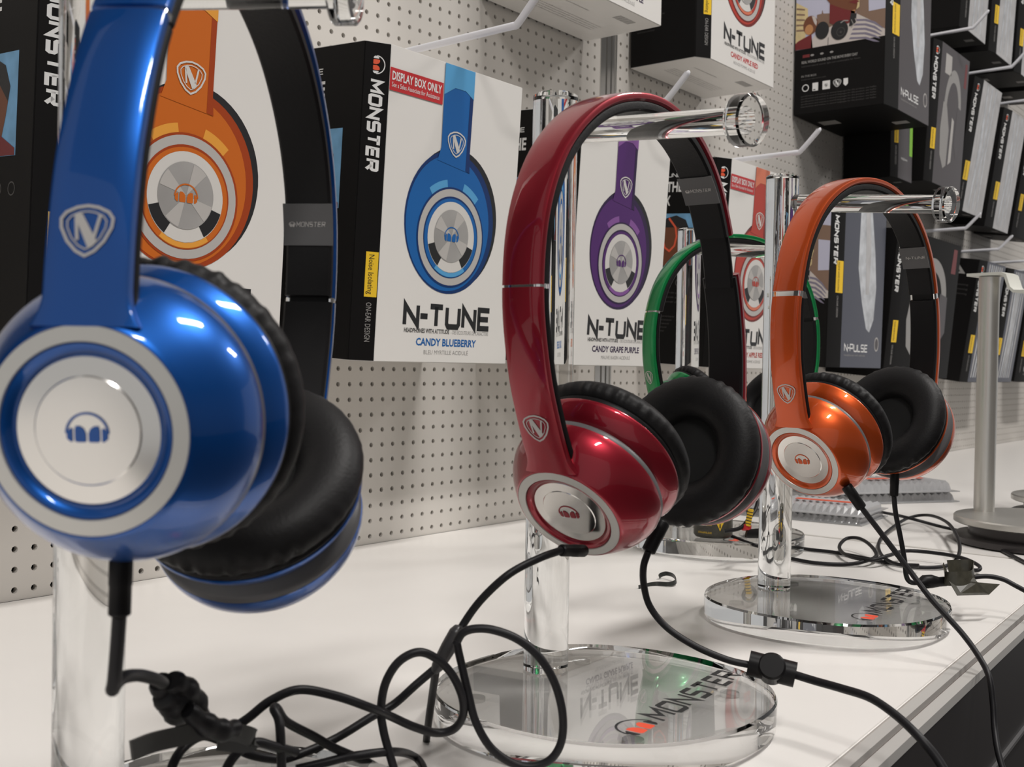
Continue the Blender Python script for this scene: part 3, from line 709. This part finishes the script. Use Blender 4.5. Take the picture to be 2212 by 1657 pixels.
def dark_front(t, mf, w_, h, kind):
    k = mm; p = Print(mf)
    if kind == 'pulse':
        p.poly([(w_*.36, h-.8*k), (w_*.62, h-.8*k), (w_*.74, h*.72), (w_*.80, h*.50), (w_*.76, h*.30), (w_*.66, h*.22), (w_*.58, h*.24), (w_*.45, h*.40), (w_*.34, h*.60)], CARD_S, 1)
        p.poly([(w_*.48, h*.98), (w_*.58, h*.98), (w_*.64, h*.70), (w_*.62, h*.45), (w_*.54, h*.45)], CARD_S2, 2)
        p.obj('front_picture', t); p = Print(mf)
        put(p, word('N-PULSE', 9*k, .2, .3), w_*.08, h*.10, INK_W, 1, width=w_*.55)
        put(p, text('headphones with attitude', 3*k), w_*.08, h*.07, INK_G, 1, width=w_*.5)
        p.ell(w_*.86, h*.15, 8*k, 10*k, ART_SIL, 1, 28); p.ell(w_*.86, h*.15, 6*k, 8*k, CARD_G, 2, 28); p.obj('front_lettering', t)
    elif kind == 'loop':
        def L_(pts, m, l): p.poly([(w_*a, h*b) for a, b in pts], m, l)
        p.ring(w_*.5, h*.56, w_*.30, w_*.21, INK_G, 1, 40, -25, 205, asp=h*.30/(w_*.30))
        L_([(.17,.60),(.30,.58),(.42,.42),(.40,.16),(.30,.13),(.16,.22),(.12,.40)], INK_G, 2)
        L_([(.50,.52),(.58,.50),(.56,.20),(.46,.17)], ART_SIL, 3)
        L_([(.68,.62),(.82,.60),(.84,.34),(.72,.24),(.62,.34)], CARD_G, 2)
        L_([(.15,.80),(.38,.80),(.36,.94),(.15,.94)], ART_SIL, 1)
        L_([(.84,.78),(.93,.78),(.93,.96),(.86,.96)], INK_MAROON, 1); p.obj('front_picture', t)
    elif kind == 'art':
        for i in range(7):
            a = .12+.11*i; p.poly([(w_*(a), h*.98), (w_*(a+.055), h*.98), (w_*(a+.09*math.sin(i)+.10), h*.5), (w_*(a+.02), h*.04), (w_*(a-.03), h*.04), (w_*(a+.05*math.sin(i)), h*.5)], CARD_S if i % 2 else CARD_S2, 1+i % 2)
        p.obj('front_picture', t)
def labels_bottom(t, mb, w_, d):
    p = Print(mb); k = mm
    p.rect(w_*.10, d*.72, w_*.30, d*.92, ART_SIL, 1); p.rect(w_*.55, d*.10, w_*.70, d*.26, INK_G, 1); p.obj('bottom_stickers', t)
def dark_carton(X0, X1, z0, z1, yf, kind, front, label, photo=None, bot=True, ch=(0.026, 0.006), yaw=0, lean=1.0, sticker='PASSIVE NOISE ISOLATING', grp='dark headphone cartons on the far hooks', icon=True, sidefn=None):
    t, mf, ms, md, mb, L, dep = carton('headphone_box', X0, X1, z0, z1, yf, front, CARD_K, CARD_K, CARD_K, label, group=grp, ch=ch, lean=lean, yaw=yaw)
    dark_front(t, mf, X1-X0, z1-z0, kind); spine(t, ms, L, sticker, (98, 140) if photo else (52, 84), icon, z1-z0)
    if photo: photo_side(t, md, dep, photo, z1-z0)
    if sidefn: sidefn(t, md, dep)
    if bot: labels_bottom(t, mb, X1-X0, -(yf-(WY-.003)))
    return t
dark_carton(1.500, 1.625, 0.505, 0.730, 0.532, 'pulse', CARD_G, 'dark carton with a photo of a man in a striped shirt, top right', photo=0.090, ch=(.044, .004), lean=0)
dark_carton(1.418, 1.566, LOWZ, LOWZ+BH, BY, 'pulse', CARD_BG, 'blue grey carton seen through the orange headband, striped shirt photo on its side', photo=0.090, ch=(.034, .006))
def icons_side(t, md, dep):
    p = Print(md); k = mm
    p.poly([(dep*.30, .188), (dep*.70, .188), (dep*.50, .204)], INK_G, 1); p.poly([(dep*.44, .191), (dep*.56, .191), (dep*.50, .197)], CARD_K, 2)
    for i in range(3): put(p, text('wireless listening', 3*k), dep*.12, .168-i*.008, INK_DG, 1, width=dep*.7)
    p.ell(dep*.2, .034, 4*k, 4*k, INK_W, 1, 16); p.obj('side_lettering', t)
dark_carton(1.610, 1.861, .150, .365, 0.570, 'loop', CARD_K, 'black carton with a grey headband picture, behind the orange headband inner side', bot=False, lean=5)
dark_carton(2.045, 2.160, .145, .360, 0.590, 'art', CARD_BG, 'black sided carton with a small white triangle on its side, lower right', bot=False, sidefn=icons_side, ch=(.03, .006), lean=8)
dark_carton(2.220, 2.330, .145, .360, 0.590, 'art', CARD_BG, 'pale blue grey carton just behind the steel pole top, lower right', bot=False, lean=8)
dark_carton(2.400, 2.510, .145, .360, 0.590, 'pulse', CARD_K, 'black carton at the right frame edge, lower row', bot=False, lean=8)
dark_carton(2.580, 2.690, .145, .360, 0.590, 'pulse', CARD_K, 'last black carton of the lower row, cut by the right frame edge', bot=False, lean=8)
# upper row further on
t = dark_carton(1.655, 1.715, 0.440, 0.660, 0.585, 'none', CARD_G, 'dark carton with a lime green edge strip, below the striped shirt carton', ch=(.018, .006), lean=0)
p = Print(lambda u, v, l: (-0.030+u, -(WY-.003-.585)-l, v)); p.rect(.047, .040, .0595, .085, INK_GR, 1); put(p, text('headphones', 4*mm), .012, .030, INK_W, 1, width=.026); p.obj('green_strip', t)
dark_carton(1.765, 1.905, 0.452, 0.670, 0.570, 'loop', CARD_G, 'dark grey carton with a pale headband outline picture, right of the striped shirt carton', lean=3)
dark_carton(1.975, 2.085, 0.440, 0.662, 0.585, 'art', CARD_S2, 'silver fronted carton with a black lettered spine, first right of the headband outline carton', lean=8, ch=(.034, .006))
dark_carton(2.160, 2.260, 0.430, 0.645, 0.585, 'art', CARD_S2, 'silver fronted carton with a black lettered spine, second right of the headband outline carton', lean=8, ch=(.034, .006))
dark_carton(2.330, 2.440, 0.430, 0.640, 0.585, 'none', CARD_K, 'black carton at the right frame edge, middle row', lean=8)
for X0, lab in ((1.935, 'silver fronted carton at the top edge, nearest the striped shirt carton'), (2.105, 'silver fronted carton at the top edge, second from the striped shirt carton'),
                (2.275, 'silver fronted carton at the top edge, third from the striped shirt carton'), (2.445, 'silver fronted carton in the top right corner')):
    dark_carton(X0, X0+0.10, 0.730, 0.950, 0.572, 'art', CARD_S2, lab, lean=3, grp='silver fronted cartons in the top row', ch=(.03, .006))

# ------------------------------------------------------------------ peg hooks
def hook(X, z, yb, label, rad=0.0028, yt=None, rise=0.022, dx=0.0):
    t = thing('peg_hook', label, 'hook', 'white peg hooks on the board', (X, WY, z))
    tip = 0.028
    path = spline([(0, -.002, 0), (dx*.5, (yb-WY)*.5, 0.001), (dx, yb-WY, 0.002)], 6)[:-1] + spline([(dx, yb-WY, .002), (dx, yb-WY-.004, .0035), (dx, yb-WY-tip*.8, rise), (dx, yb-WY-tip*.85, rise+.003)], 4)
    tube('rod', path, rad, HOOKM, t, 12)
    box('back_plate', (-.012, -.004, -.016), (.012, -.0005, .010), HOOKM, t, .001)
    return t
hook(0.640, 0.398, 0.511, 'white peg hook rising above the carton picturing blue headphones')
hook(0.880, 0.392, 0.527, 'white peg hook tip showing just behind the top of the red headband')
hook(1.160, 0.390, 0.522, 'white peg hook to the right of the red headphones arm cap')
hook(1.900, 0.388, 0.560, 'white peg hook just right of the orange stand end cap', .0026)
hook(2.100, 0.372, 0.561, 'second white peg hook right of the orange stand end cap', .0026)
hook(2.280, 0.366, 0.559, 'third white peg hook right of the orange stand, above the steel pole', .0026)
hook(2.460, 0.364, 0.559, 'white peg hook at the right frame edge, lower row', .0026)
hook(1.820, 0.692, 0.533, 'white peg hook above the headband outline carton', .0026)
hook(2.020, 0.674, 0.526, 'white peg hook above the first silver fronted carton', .0026)
hook(2.210, 0.658, 0.526, 'white peg hook above the second silver fronted carton', .0026)
hook(2.385, 0.652, 0.526, 'white peg hook above the black carton at the right edge', .0026)

# ------------------------------------------------------------------ steel stands on the right
def steel_stand(X, Y, label, h=0.240):
    t = thing('steel_stand', label, 'display stand', 'brushed steel stands', (X, Y, 0))
    k = .0725
    lathe('foot_plate', [(0, 0.0003), (k-.003, .0003), (k, .0015), (k, .0062), (k-.002, .0075), (0, .0075)], STEELK, t, 80)
    lathe('neck', [(0, .0075), (.060, .0075), (.060, .0175), (0, .0175)], STEELK, t, 48)
    lathe('base_plate', [(0, .0175), (k-.002, .0175), (k, .0185), (k, .0228), (k-.001, .024), (0, .024)], STEEL, t, 80)
    lathe('pole', [(0, .024), (.0091, .024), (.0091, h), (0, h)], STEEL, t, 40, Matrix.Translation((.016, .053, 0)))
    q = lambda d, z: Vector((.016-.2*d, .053-.98*d, h+z))
    ribbon('bracket', [q(-.016, .002), q(.016, .002), q(.020, .0005), q(.024, -.011), q(.028, -.0145), q(.034, -.015), q(.105, -.015)], (.98, -.2, 0), .024, .0026, mat_br, t)
    return t
mat_br = mat('white_enamel', (0.62, 0.62, 0.57), 0.3)
steel_stand(1.062, 0.241, 'brushed steel display stand with a white bracket, at the right edge')
steel_stand(1.284, 0.248, 'second brushed steel stand, cut by the right frame edge behind the first')

# ------------------------------------------------------------------ clear clamshell packs lying on the shelf
def clam(corner, ex, ey, wx, wy, h, label, ribs):
    t = thing('blister_pack', label, 'plastic packaging', 'clear empty blister packs')
    ex = Vector(ex).normalized(); ey = Vector(ey).normalized(); c = Vector(corner)
    def pt(a, b, z): q = c+ex*a+ey*b; return (q.x, q.y, z)
    # two trays back to back as one thin walled shell each
    for z0, z1, inset in ((0.0008, h*.48, .0), (h*.52, h, .006)):
        n = ribs; xs = [0]; zs = []
        vs, fs = [], []
        prof = []
        for i in range(n*2+1):
            a = wx*i/(n*2); prof.append((a, z1 if i % 2 else z1-h*.16))
        for a, z in prof:
            vs += [pt(a, inset, z0), pt(a, inset+.004, z), pt(a, wy-inset-.004, z), pt(a, wy-inset, z0)]
        for i in range(len(prof)-1):
            for k in range(3): fs.append((i*4+k, i*4+k+1, i*4+5+k, i*4+4+k))
        fs += [(0, 1, 2, 3), tuple(range(len(vs)-4, len(vs)))]
        me = recalc(mesh('tray', vs, fs)); o = link('tray', me, PET, t)
        md_ = o.modifiers.new('s', 'SOLIDIFY'); md_.thickness = 0.0005
        v, f = box_geo((0, 0, 0), (1, 1, 1)); v = [pt(a*(wx+.008)-.004, b*(wy+.008)-.004, z0-.0004+z*.001) for a, b, z in v]
        link('flange', recalc(mesh('flange', v, f)), PET, t)
    v, f = box_geo((0, 0, 0), (1, 1, 1)); v = [pt(wx*.08+a*wx*.8, wy*.15+b*wy*.66, h*.5+z*.0006) for a, b, z in v]
    link('insert_card', recalc(mesh('insert_card', v, f)), CARD_G, t)
    v, f = box_geo((0, 0, 0), (1, 1, 1)); v = [pt(wx*.42+a*wx*.45, wy*.32+b*wy*.10, h+.0012+z*.0006) for a, b, z in v]
    link('red_stripe', recalc(mesh('red_stripe', v, f)), INK_OR, t)
def clam2(p0, p1, wy, h, label, ribs):
    d = (p1-p0); L = math.hypot(d.x, d.y)
    clam((p0.x, p0.y, 0), (d.x, d.y, 0), (-d.y, d.x, 0), L, wy, h, label, ribs)
clam2(P(1590, 1111, z=0), P(1856, 1136, z=0), .085, .017, 'clear ribbed blister pack lying behind the orange stand post', 18)
clam2(P(1785, 1092, z=0), P(2062, 1084, z=0), .085, .024, 'clear ribbed blister pack further back, below the orange ear cup', 18)

# ------------------------------------------------------------------ cables
def cable(name, pts, label, rad=0.0015, group=None, cat='cable', k=8):
    return tag(tube(name, spline(pts, k), rad, CABK, None, 10), label, cat, group)
def plug_part(parent, a, b, r0, r1, m=PLK):
    """strain relief between two world points, as a part of the headphones"""
    a, b = Vector(a), Vector(b); path = [a+(b-a)*q for q in (0, .04, .5, .52, .97, 1)]
    v, f = tube_geo(path, lambda q: (r0*.9 if q < .1 else r0 if q < .5 else r0*.95 if q < .9 else r1), 16)
    me = recalc(mesh('cable_plug', v, f)); sharp(me, 40); me.transform(parent.matrix_world.inverted())
    return link('cable_plug', me, m, parent)
bpy.context.view_layer.update()
# the red pair: left lead, soft splitter and its coils
Zr = 0.400
a, b = P(1262, 1190, .428), P(1212, 1189, .416); plug_part(hr, a, b, .0024, .0018)
cable('headphone_cable', [b, P(1165, 1206, Zr+.008), P(1100, 1240, Zr), P(1040, 1295, Zr), P(1000, 1350, Zr), P(984, 1385, Zr-.004)], 'black cable arching from the red left cup down to the rubber sleeve')
sp = thing('cable_sleeve', 'black rubber splitter sleeve where the thin cables meet, left of the red stand base', 'cable sleeve')
tube('sleeve', [P(991, 1352, Zr-.003), P(987, 1366, Zr-.003), P(968, 1400, Zr-.003), P(945, 1440, Zr-.003), P(938, 1452, Zr-.003)], lambda q: .0016+.0013*math.sin(math.pi*min(1, q*1.05+.1))**.6 if 0 < q < 1 else .0014, mat('soft_sleeve', (0.035, 0.033, 0.034), 0.35), sp, 14)
Zl = 0.388
cable('headphone_cable', [P(x, y, Zl) for x, y in ((984, 1392), (1000, 1367), (1030, 1358), (1070, 1362), (1120, 1382), (1165, 1420), (1198, 1475), (1215, 1540), (1213, 1600), (1190, 1640), (1150, 1656), (1105, 1648), (1060, 1615), (1028, 1560), (1012, 1500), (998, 1440), (990, 1405), (986, 1382))], 'large round loop of black cable hanging in front of the red stand post')
cable('headphone_cable', [P(x, y, Z) for x, y, Z in ((945, 1440, .398), (900, 1478, .396), (850, 1522, .392), (800, 1550, .385), (724, 1596, .378), (641, 1632, .368), (600, 1640, .365), (540, 1630, .36), (491, 1606, .355), (439, 1590, .35), (398, 1614, .34), (374, 1650, .335), (366, 1690, .335))], 'black cable running from the sleeve left and down to the bottom edge')
cable('headphone_cable', [P(x, y, Z) for x, y, Z in ((857, 1680, .375), (842, 1630, .377), (828, 1577, .378), (823, 1530, .378), (833, 1475, .378), (861, 1430, .379), (902, 1409, .38), (940, 1421, .382), (975, 1455, .384), (998, 1504, .386), (1000, 1545, .388), (980, 1575, .39), (942, 1583, .39), (894, 1570, .386), (845, 1548, .382), (800, 1529, .372), (724, 1503, .366), (646, 1490, .36), (584, 1514, .356), (538, 1550, .353), (505, 1572, .351))], 'black cable looping left of the sleeve and arching over to the black knot')
cable('headphone_cable', [P(942, 1445, .405), P(934, 1500, .42), P(926, 1557, .43), P(921, 1600, .445)], 'short black cable tail hanging straight below the sleeve')
cable('headphone_cable', [P(x, y, z=z) for x, y, z in ((640, 1662, .017), (700, 1648, .018), (760, 1634, .019), (849, 1624, .018), (894, 1634, .006), (915, 1660, .004), (918, 1700, .003))], 'black cable lying low at the bottom left of the red base')
cable('headphone_cable', [P(x, y, Z) for x, y, Z in ((608, 1720, .345), (608, 1650, .345), (606, 1590, .345), (602, 1555, .347), (592, 1533, .349), (598, 1530, .352), (620, 1560, .358), (680, 1592, .366), (724, 1617, .37), (800, 1650, .38), (860, 1690, .385))], 'black cable bent sharply at its top above the left base')
cable('headphone_cable', [P(x, y, Z) for x, y, Z in ((480, 1700, .33), (492, 1655, .332), (520, 1620, .335), (555, 1604, .338), (590, 1612, .342), (640, 1625, .35))], 'small black cable arch at the bottom edge below the black knot')
# the blue pair: plug, straight lead, moulded knot and strap
a, b = P(262, 1195, .243), P(258, 1330, .243); plug_part(hb, a, b, .0026, .0021)
cable('headphone_cable', [b, P(253, 1400, .245), P(247, 1470, .247), P(243, 1490, .249), P(250, 1478, .256), P(268, 1463, .262), P(300, 1459, .272), P(335, 1467, .28), P(352, 1476, .286)], 'black cable dropping from the blue cup and bending to the black knot', .0016)
kn = thing('cable_knot', 'lumpy black knot of taped cable in front of the white shelf, lower left', 'cable knot')
Zk = .300
for pts, r_ in ((((345, 1472), (362, 1500), (385, 1535), (398, 1550)), .0042), (((370, 1470), (395, 1490), (418, 1520), (432, 1555)), .0040), (((352, 1500), (380, 1512), (412, 1530)), .0050), (((405, 1535), (440, 1562), (480, 1578), (512, 1572)), .0032)):
    tube('wrap', spline([P(x, y, Zk+i*.004) for i, (x, y) in enumerate(pts)], 5), lambda q, r_=r_: r_*(.55+.45*math.sin(math.pi*(q*.8+.1)))*(1+.10*math.sin(q*21)), CABK, kn, 14)
ribbon('strap', spline([P(284, 1622, .29), P(330, 1604, .295), P(390, 1590, .30), P(440, 1578, .305), P(500, 1580, .315), P(545, 1594, .32), P(530, 1606, .32), P(470, 1600, .318)], 5), lambda q: ray(400, 1500).cross(Vector((1, 0, .2))) if False else Vector((0.1, .1, 1)), .0052, .0012, mat('strap_rubber', (.05, .05, .048), .45), kn)
# the red pair: right lead with the inline control
a, b = P(1432, 1128, .470), P(1400, 1192, .466); plug_part(hr, a, b, .0032, .0024)
cable('headphone_cable', [b, P(1390, 1225, .466), P(1391, 1265, .47), P(1404, 1310, .472), P(1440, 1355, .47), P(1500, 1395, .465), P(1570, 1425, .462), P(1622, 1437, .46)], 'black cable curving from the red right cup to the inline control')
ic = thing('inline_control', 'black inline control with a round button on the red pair cable', 'cable control')
a, b = P(1617, 1432, .46), P(1718, 1458, .455); d = (b-a)
tube('housing', [a, a+d*.02, a+d*.33, a+d*.34, a+d*.66, a+d*.67, a+d*.98, b], lambda q: .0052 if (q < .4 or q > .6) else .0046, PLK, ic, 20)
fc = (a+b)/2; vd = (Vector((0, 0, CAMH))-fc).normalized()
lathe('button', [(0, -.0060), (.0048, -.0060), (.0056, -.005), (.0056, .005), (.0048, .0060), (0, .0060)], PLK, ic, 36, Matrix.Translation(fc) @ Vector((0, 0, 1)).rotation_difference((vd+Vector((0, 0, .25))).normalized()).to_matrix().to_4x4())
cable('headphone_cable', [b, P(1760, 1471, .45), P(1820, 1488, .44), P(1880, 1508, .43), P(1935, 1545, .42), P(1985, 1592, .41), P(2025, 1640, .405), P(2060, 1700, .40)], 'black cable from the inline control over the metal shelf edge', .0017)
# the orange pair
a, b = P(1828, 1050, .600), P(1862, 1098, .598); plug_part(ho, a, b, .0030, .0024)
cable('headphone_cable', [b, P(1902, 1150, .596), P(1963, 1230, .59), P(2015, 1298, .58), P(2079, 1369, .57), P(2118, 1424, .56), P(2137, 1465, .55), P(2145, 1520, .545), P(2148, 1570, .54), P(2156, 1625, .53), P(2175, 1690, .52)], 'black cable from the orange left cup over the shelf edge at the lower right')
a, b = P(1933, 1020, .668), P(1931, 1072, .668); plug_part(ho, a, b, .0027, .0021)
cable('headphone_cable', [b, P(1935, 1110, .668), P(1945, 1160, .668), P(1954, 1210, .672), P(1958, 1245, .676), P(1968, 1258, .680), P(1990, 1259, .684)], 'thin black cable hanging straight from the orange right cup')
sp = thing('cable_splitter', 'small black cable splitter just behind the orange stand base', 'cable splitter')
tube('splitter_body', [P(1986, 1259, .683), P(1996, 1257, .684), P(2012, 1256, .685), P(2028, 1257, .686), P(2042, 1256, .686), P(2058, 1254, .687)], lambda q: .0024 if q < .1 else .0042 if q < .55 else .0030 if q < .9 else .0022, PLK, sp, 14)
cable('headphone_cable', [P(2056, 1254, .687), P(2090, 1249, .690), P(2130, 1245, .690), P(2165, 1251, .688), P(2195, 1266, .684), P(2240, 1290, .675)], 'black cable from the splitter through the taped label to the right edge')
cable('security_cable', [P(x, y, z=z) for x, y, z in ((1560, 1150, .017), (1640, 1180, .013), (1700, 1178, .004), (1740, 1186, .002), (1800, 1193, .002), (1860, 1204, .002), (1920, 1216, .002), (1990, 1226, .002), (2050, 1221, .003), (2072, 1195, .008), (2068, 1160, .014), (2045, 1128, .014), (2005, 1113, .010), (1960, 1120, .006), (1915, 1150, .004), (1898, 1175, .004), (1905, 1200, .004), (1935, 1218, .005), (1985, 1222, .006))], 'thin black security cable from the green stand ending in a wide ring')
cable('security_cable', [P(x, y, z=z) for x, y, z in ((1700, 1205, .002), (1760, 1216, .002), (1830, 1219, .002), (1870, 1212, .0045), (1893, 1200, .006), (1880, 1178, .010), (1855, 1163, .012), (1828, 1164, .010), (1813, 1182, .006), (1830, 1200, .005), (1880, 1210, .006), (1920, 1200, .008), (1960, 1190, .008), (2030, 1196, .008), (2080, 1206, .008), (2114, 1222, .006), (2112, 1232, .004), (2080, 1228, .003))], 'thin black security cable with a small teardrop loop behind the orange stand')
cable('security_cable', [P(x, y, z=z) for x, y, z in ((1868, 1093, .003), (1900, 1105, .003), (1955, 1117, .012), (2030, 1137, .006), (2085, 1150, .0018), (2125, 1168, .0018), (2170, 1192, .0018), (2240, 1228, .0018))], 'thin black security cable running to the right edge past the steel base')
# taped label
tl = thing('taped_label', 'dark printed tape label wrapped on the cable, right of the orange stand base', 'label')
zt = .688
ribbon('tape_ring', spline([P(2042, 1226, zt), P(2041, 1240, zt-.004), P(2046, 1250, zt-.008), P(2070, 1250, zt-.010), P(2100, 1248, zt-.008), P(2104, 1236, zt), P(2098, 1224, zt+.006), P(2070, 1224, zt+.008), P(2048, 1225, zt+.004)], 4), (.15, .2, 1), .0085, .0004, TAPE, tl)
v = [P(2047, 1250, zt-.008), P(2104, 1248, zt-.008), P(2112, 1258, zt-.01), P(2160, 1262, zt-.004), P(2137, 1284, zt-.012), P(2068, 1286, zt-.016)]
n0 = len(v); nn = (v[1]-v[0]).cross(v[5]-v[0]).normalized()*.0005; vs = v+[q+nn for q in v]
link('tape_flag', recalc(mesh('tape_flag', vs, [tuple(range(n0))[::-1], tuple(range(n0, 2*n0))]+[(i, (i+1) % n0, n0+(i+1) % n0, n0+i) for i in range(n0)])), TAPE, tl)
# security sensor by the green base
ss = thing('security_tag', 'black security tag with a yellow warning triangle on the green stand base', 'security tag')
c0 = P(1540, 1158, z=.0165)
lathe('tag_body', [(0, 0), (.0140, 0), (.0155, .002), (.0155, .026), (.0140, .0275), (0, .0275)], TAPE, ss, 40, Matrix.Translation(c0))
vd = Vector((-c0.x, -c0.y, 0)).normalized(); a0 = math.atan2(vd.y, vd.x)
pr = Print(lambda u, v, l: (c0.x+(.0155+l)*math.cos(a0+u/.0155), c0.y+(.0155+l)*math.sin(a0+u/.0155), c0.z+v))
pr.poly([(.001, .0155), (.006, .0155), (.010, .0155), (.0065, .0085), (.0055, .006), (.0045, .0085)], INK_Y, 2); pr.rect(.0050, .0085, .0060, .0118, INK_K, 3); pr.rect(.0050, .0125, .0060, .0136, INK_K, 3)
for i in range(7): put(pr, text('CAUTION ALARM WILL SOUND', .0016), -.013, .023-i*.0032, INK_DG if i % 2 else INK_Y, 2, width=.012)
pr.obj('warning_print', ss)
cable('security_cable', [P(x, y, Z) for x, y, Z in ((1565, 1148, .83), (1600, 1140, .83), (1618, 1115, .835), (1610, 1085, .84), (1625, 1070, .845), (1636, 1080, .85), (1632, 1100, .84), (1620, 1118, .83))], 'coiled black security cable between the yellow triangle tag and the orange post')
yl = thing('cable_flag_label', 'small yellow cable flag with black print beside the warning tag', 'label')
q0, q1 = P(1622, 1100, .83), P(1615, 1136, .83)
tube('yellow_wrap', [q0, (q0+q1)/2, q1], .0022, INK_Y, yl, 12)
for i in range(5): q = q0+(q1-q0)*(.15+.17*i); tube('black_print', [q, q+(q1-q0)*.05], .0023, INK_K, yl, 12)
jk = thing('jack_plug', 'black angled jack plug with a red collar beside the warning tag', 'plug')
tube('plug_body', [P(1612, 1152, .83), P(1616, 1153, .83), P(1650, 1152, .825), P(1656, 1152, .825)], lambda q: .0034 if q < .5 else .0040, PLK, jk, 14)
tube('collar', [P(1613, 1134, .832), P(1612, 1146, .831)], .0036, INK_R, jk, 14)
# twist tie
ribtw = ribbon('twist_tie', spline([P(1380, 1269, z=.001), P(1400, 1264, z=.001), P(1420, 1261, z=.0015), P(1445, 1262, z=.002), P(1460, 1256, z=.003), P(1455, 1244, z=.004), P(1440, 1239, z=.004), P(1428, 1242, z=.003), P(1424, 1246, z=.002)], 4), lambda q: (.3*math.sin(q*7), .1, 1), .0030, .0006, TIE)
tag(ribtw, 'curled black twist tie lying on the white shelf behind the red cable', 'twist tie')
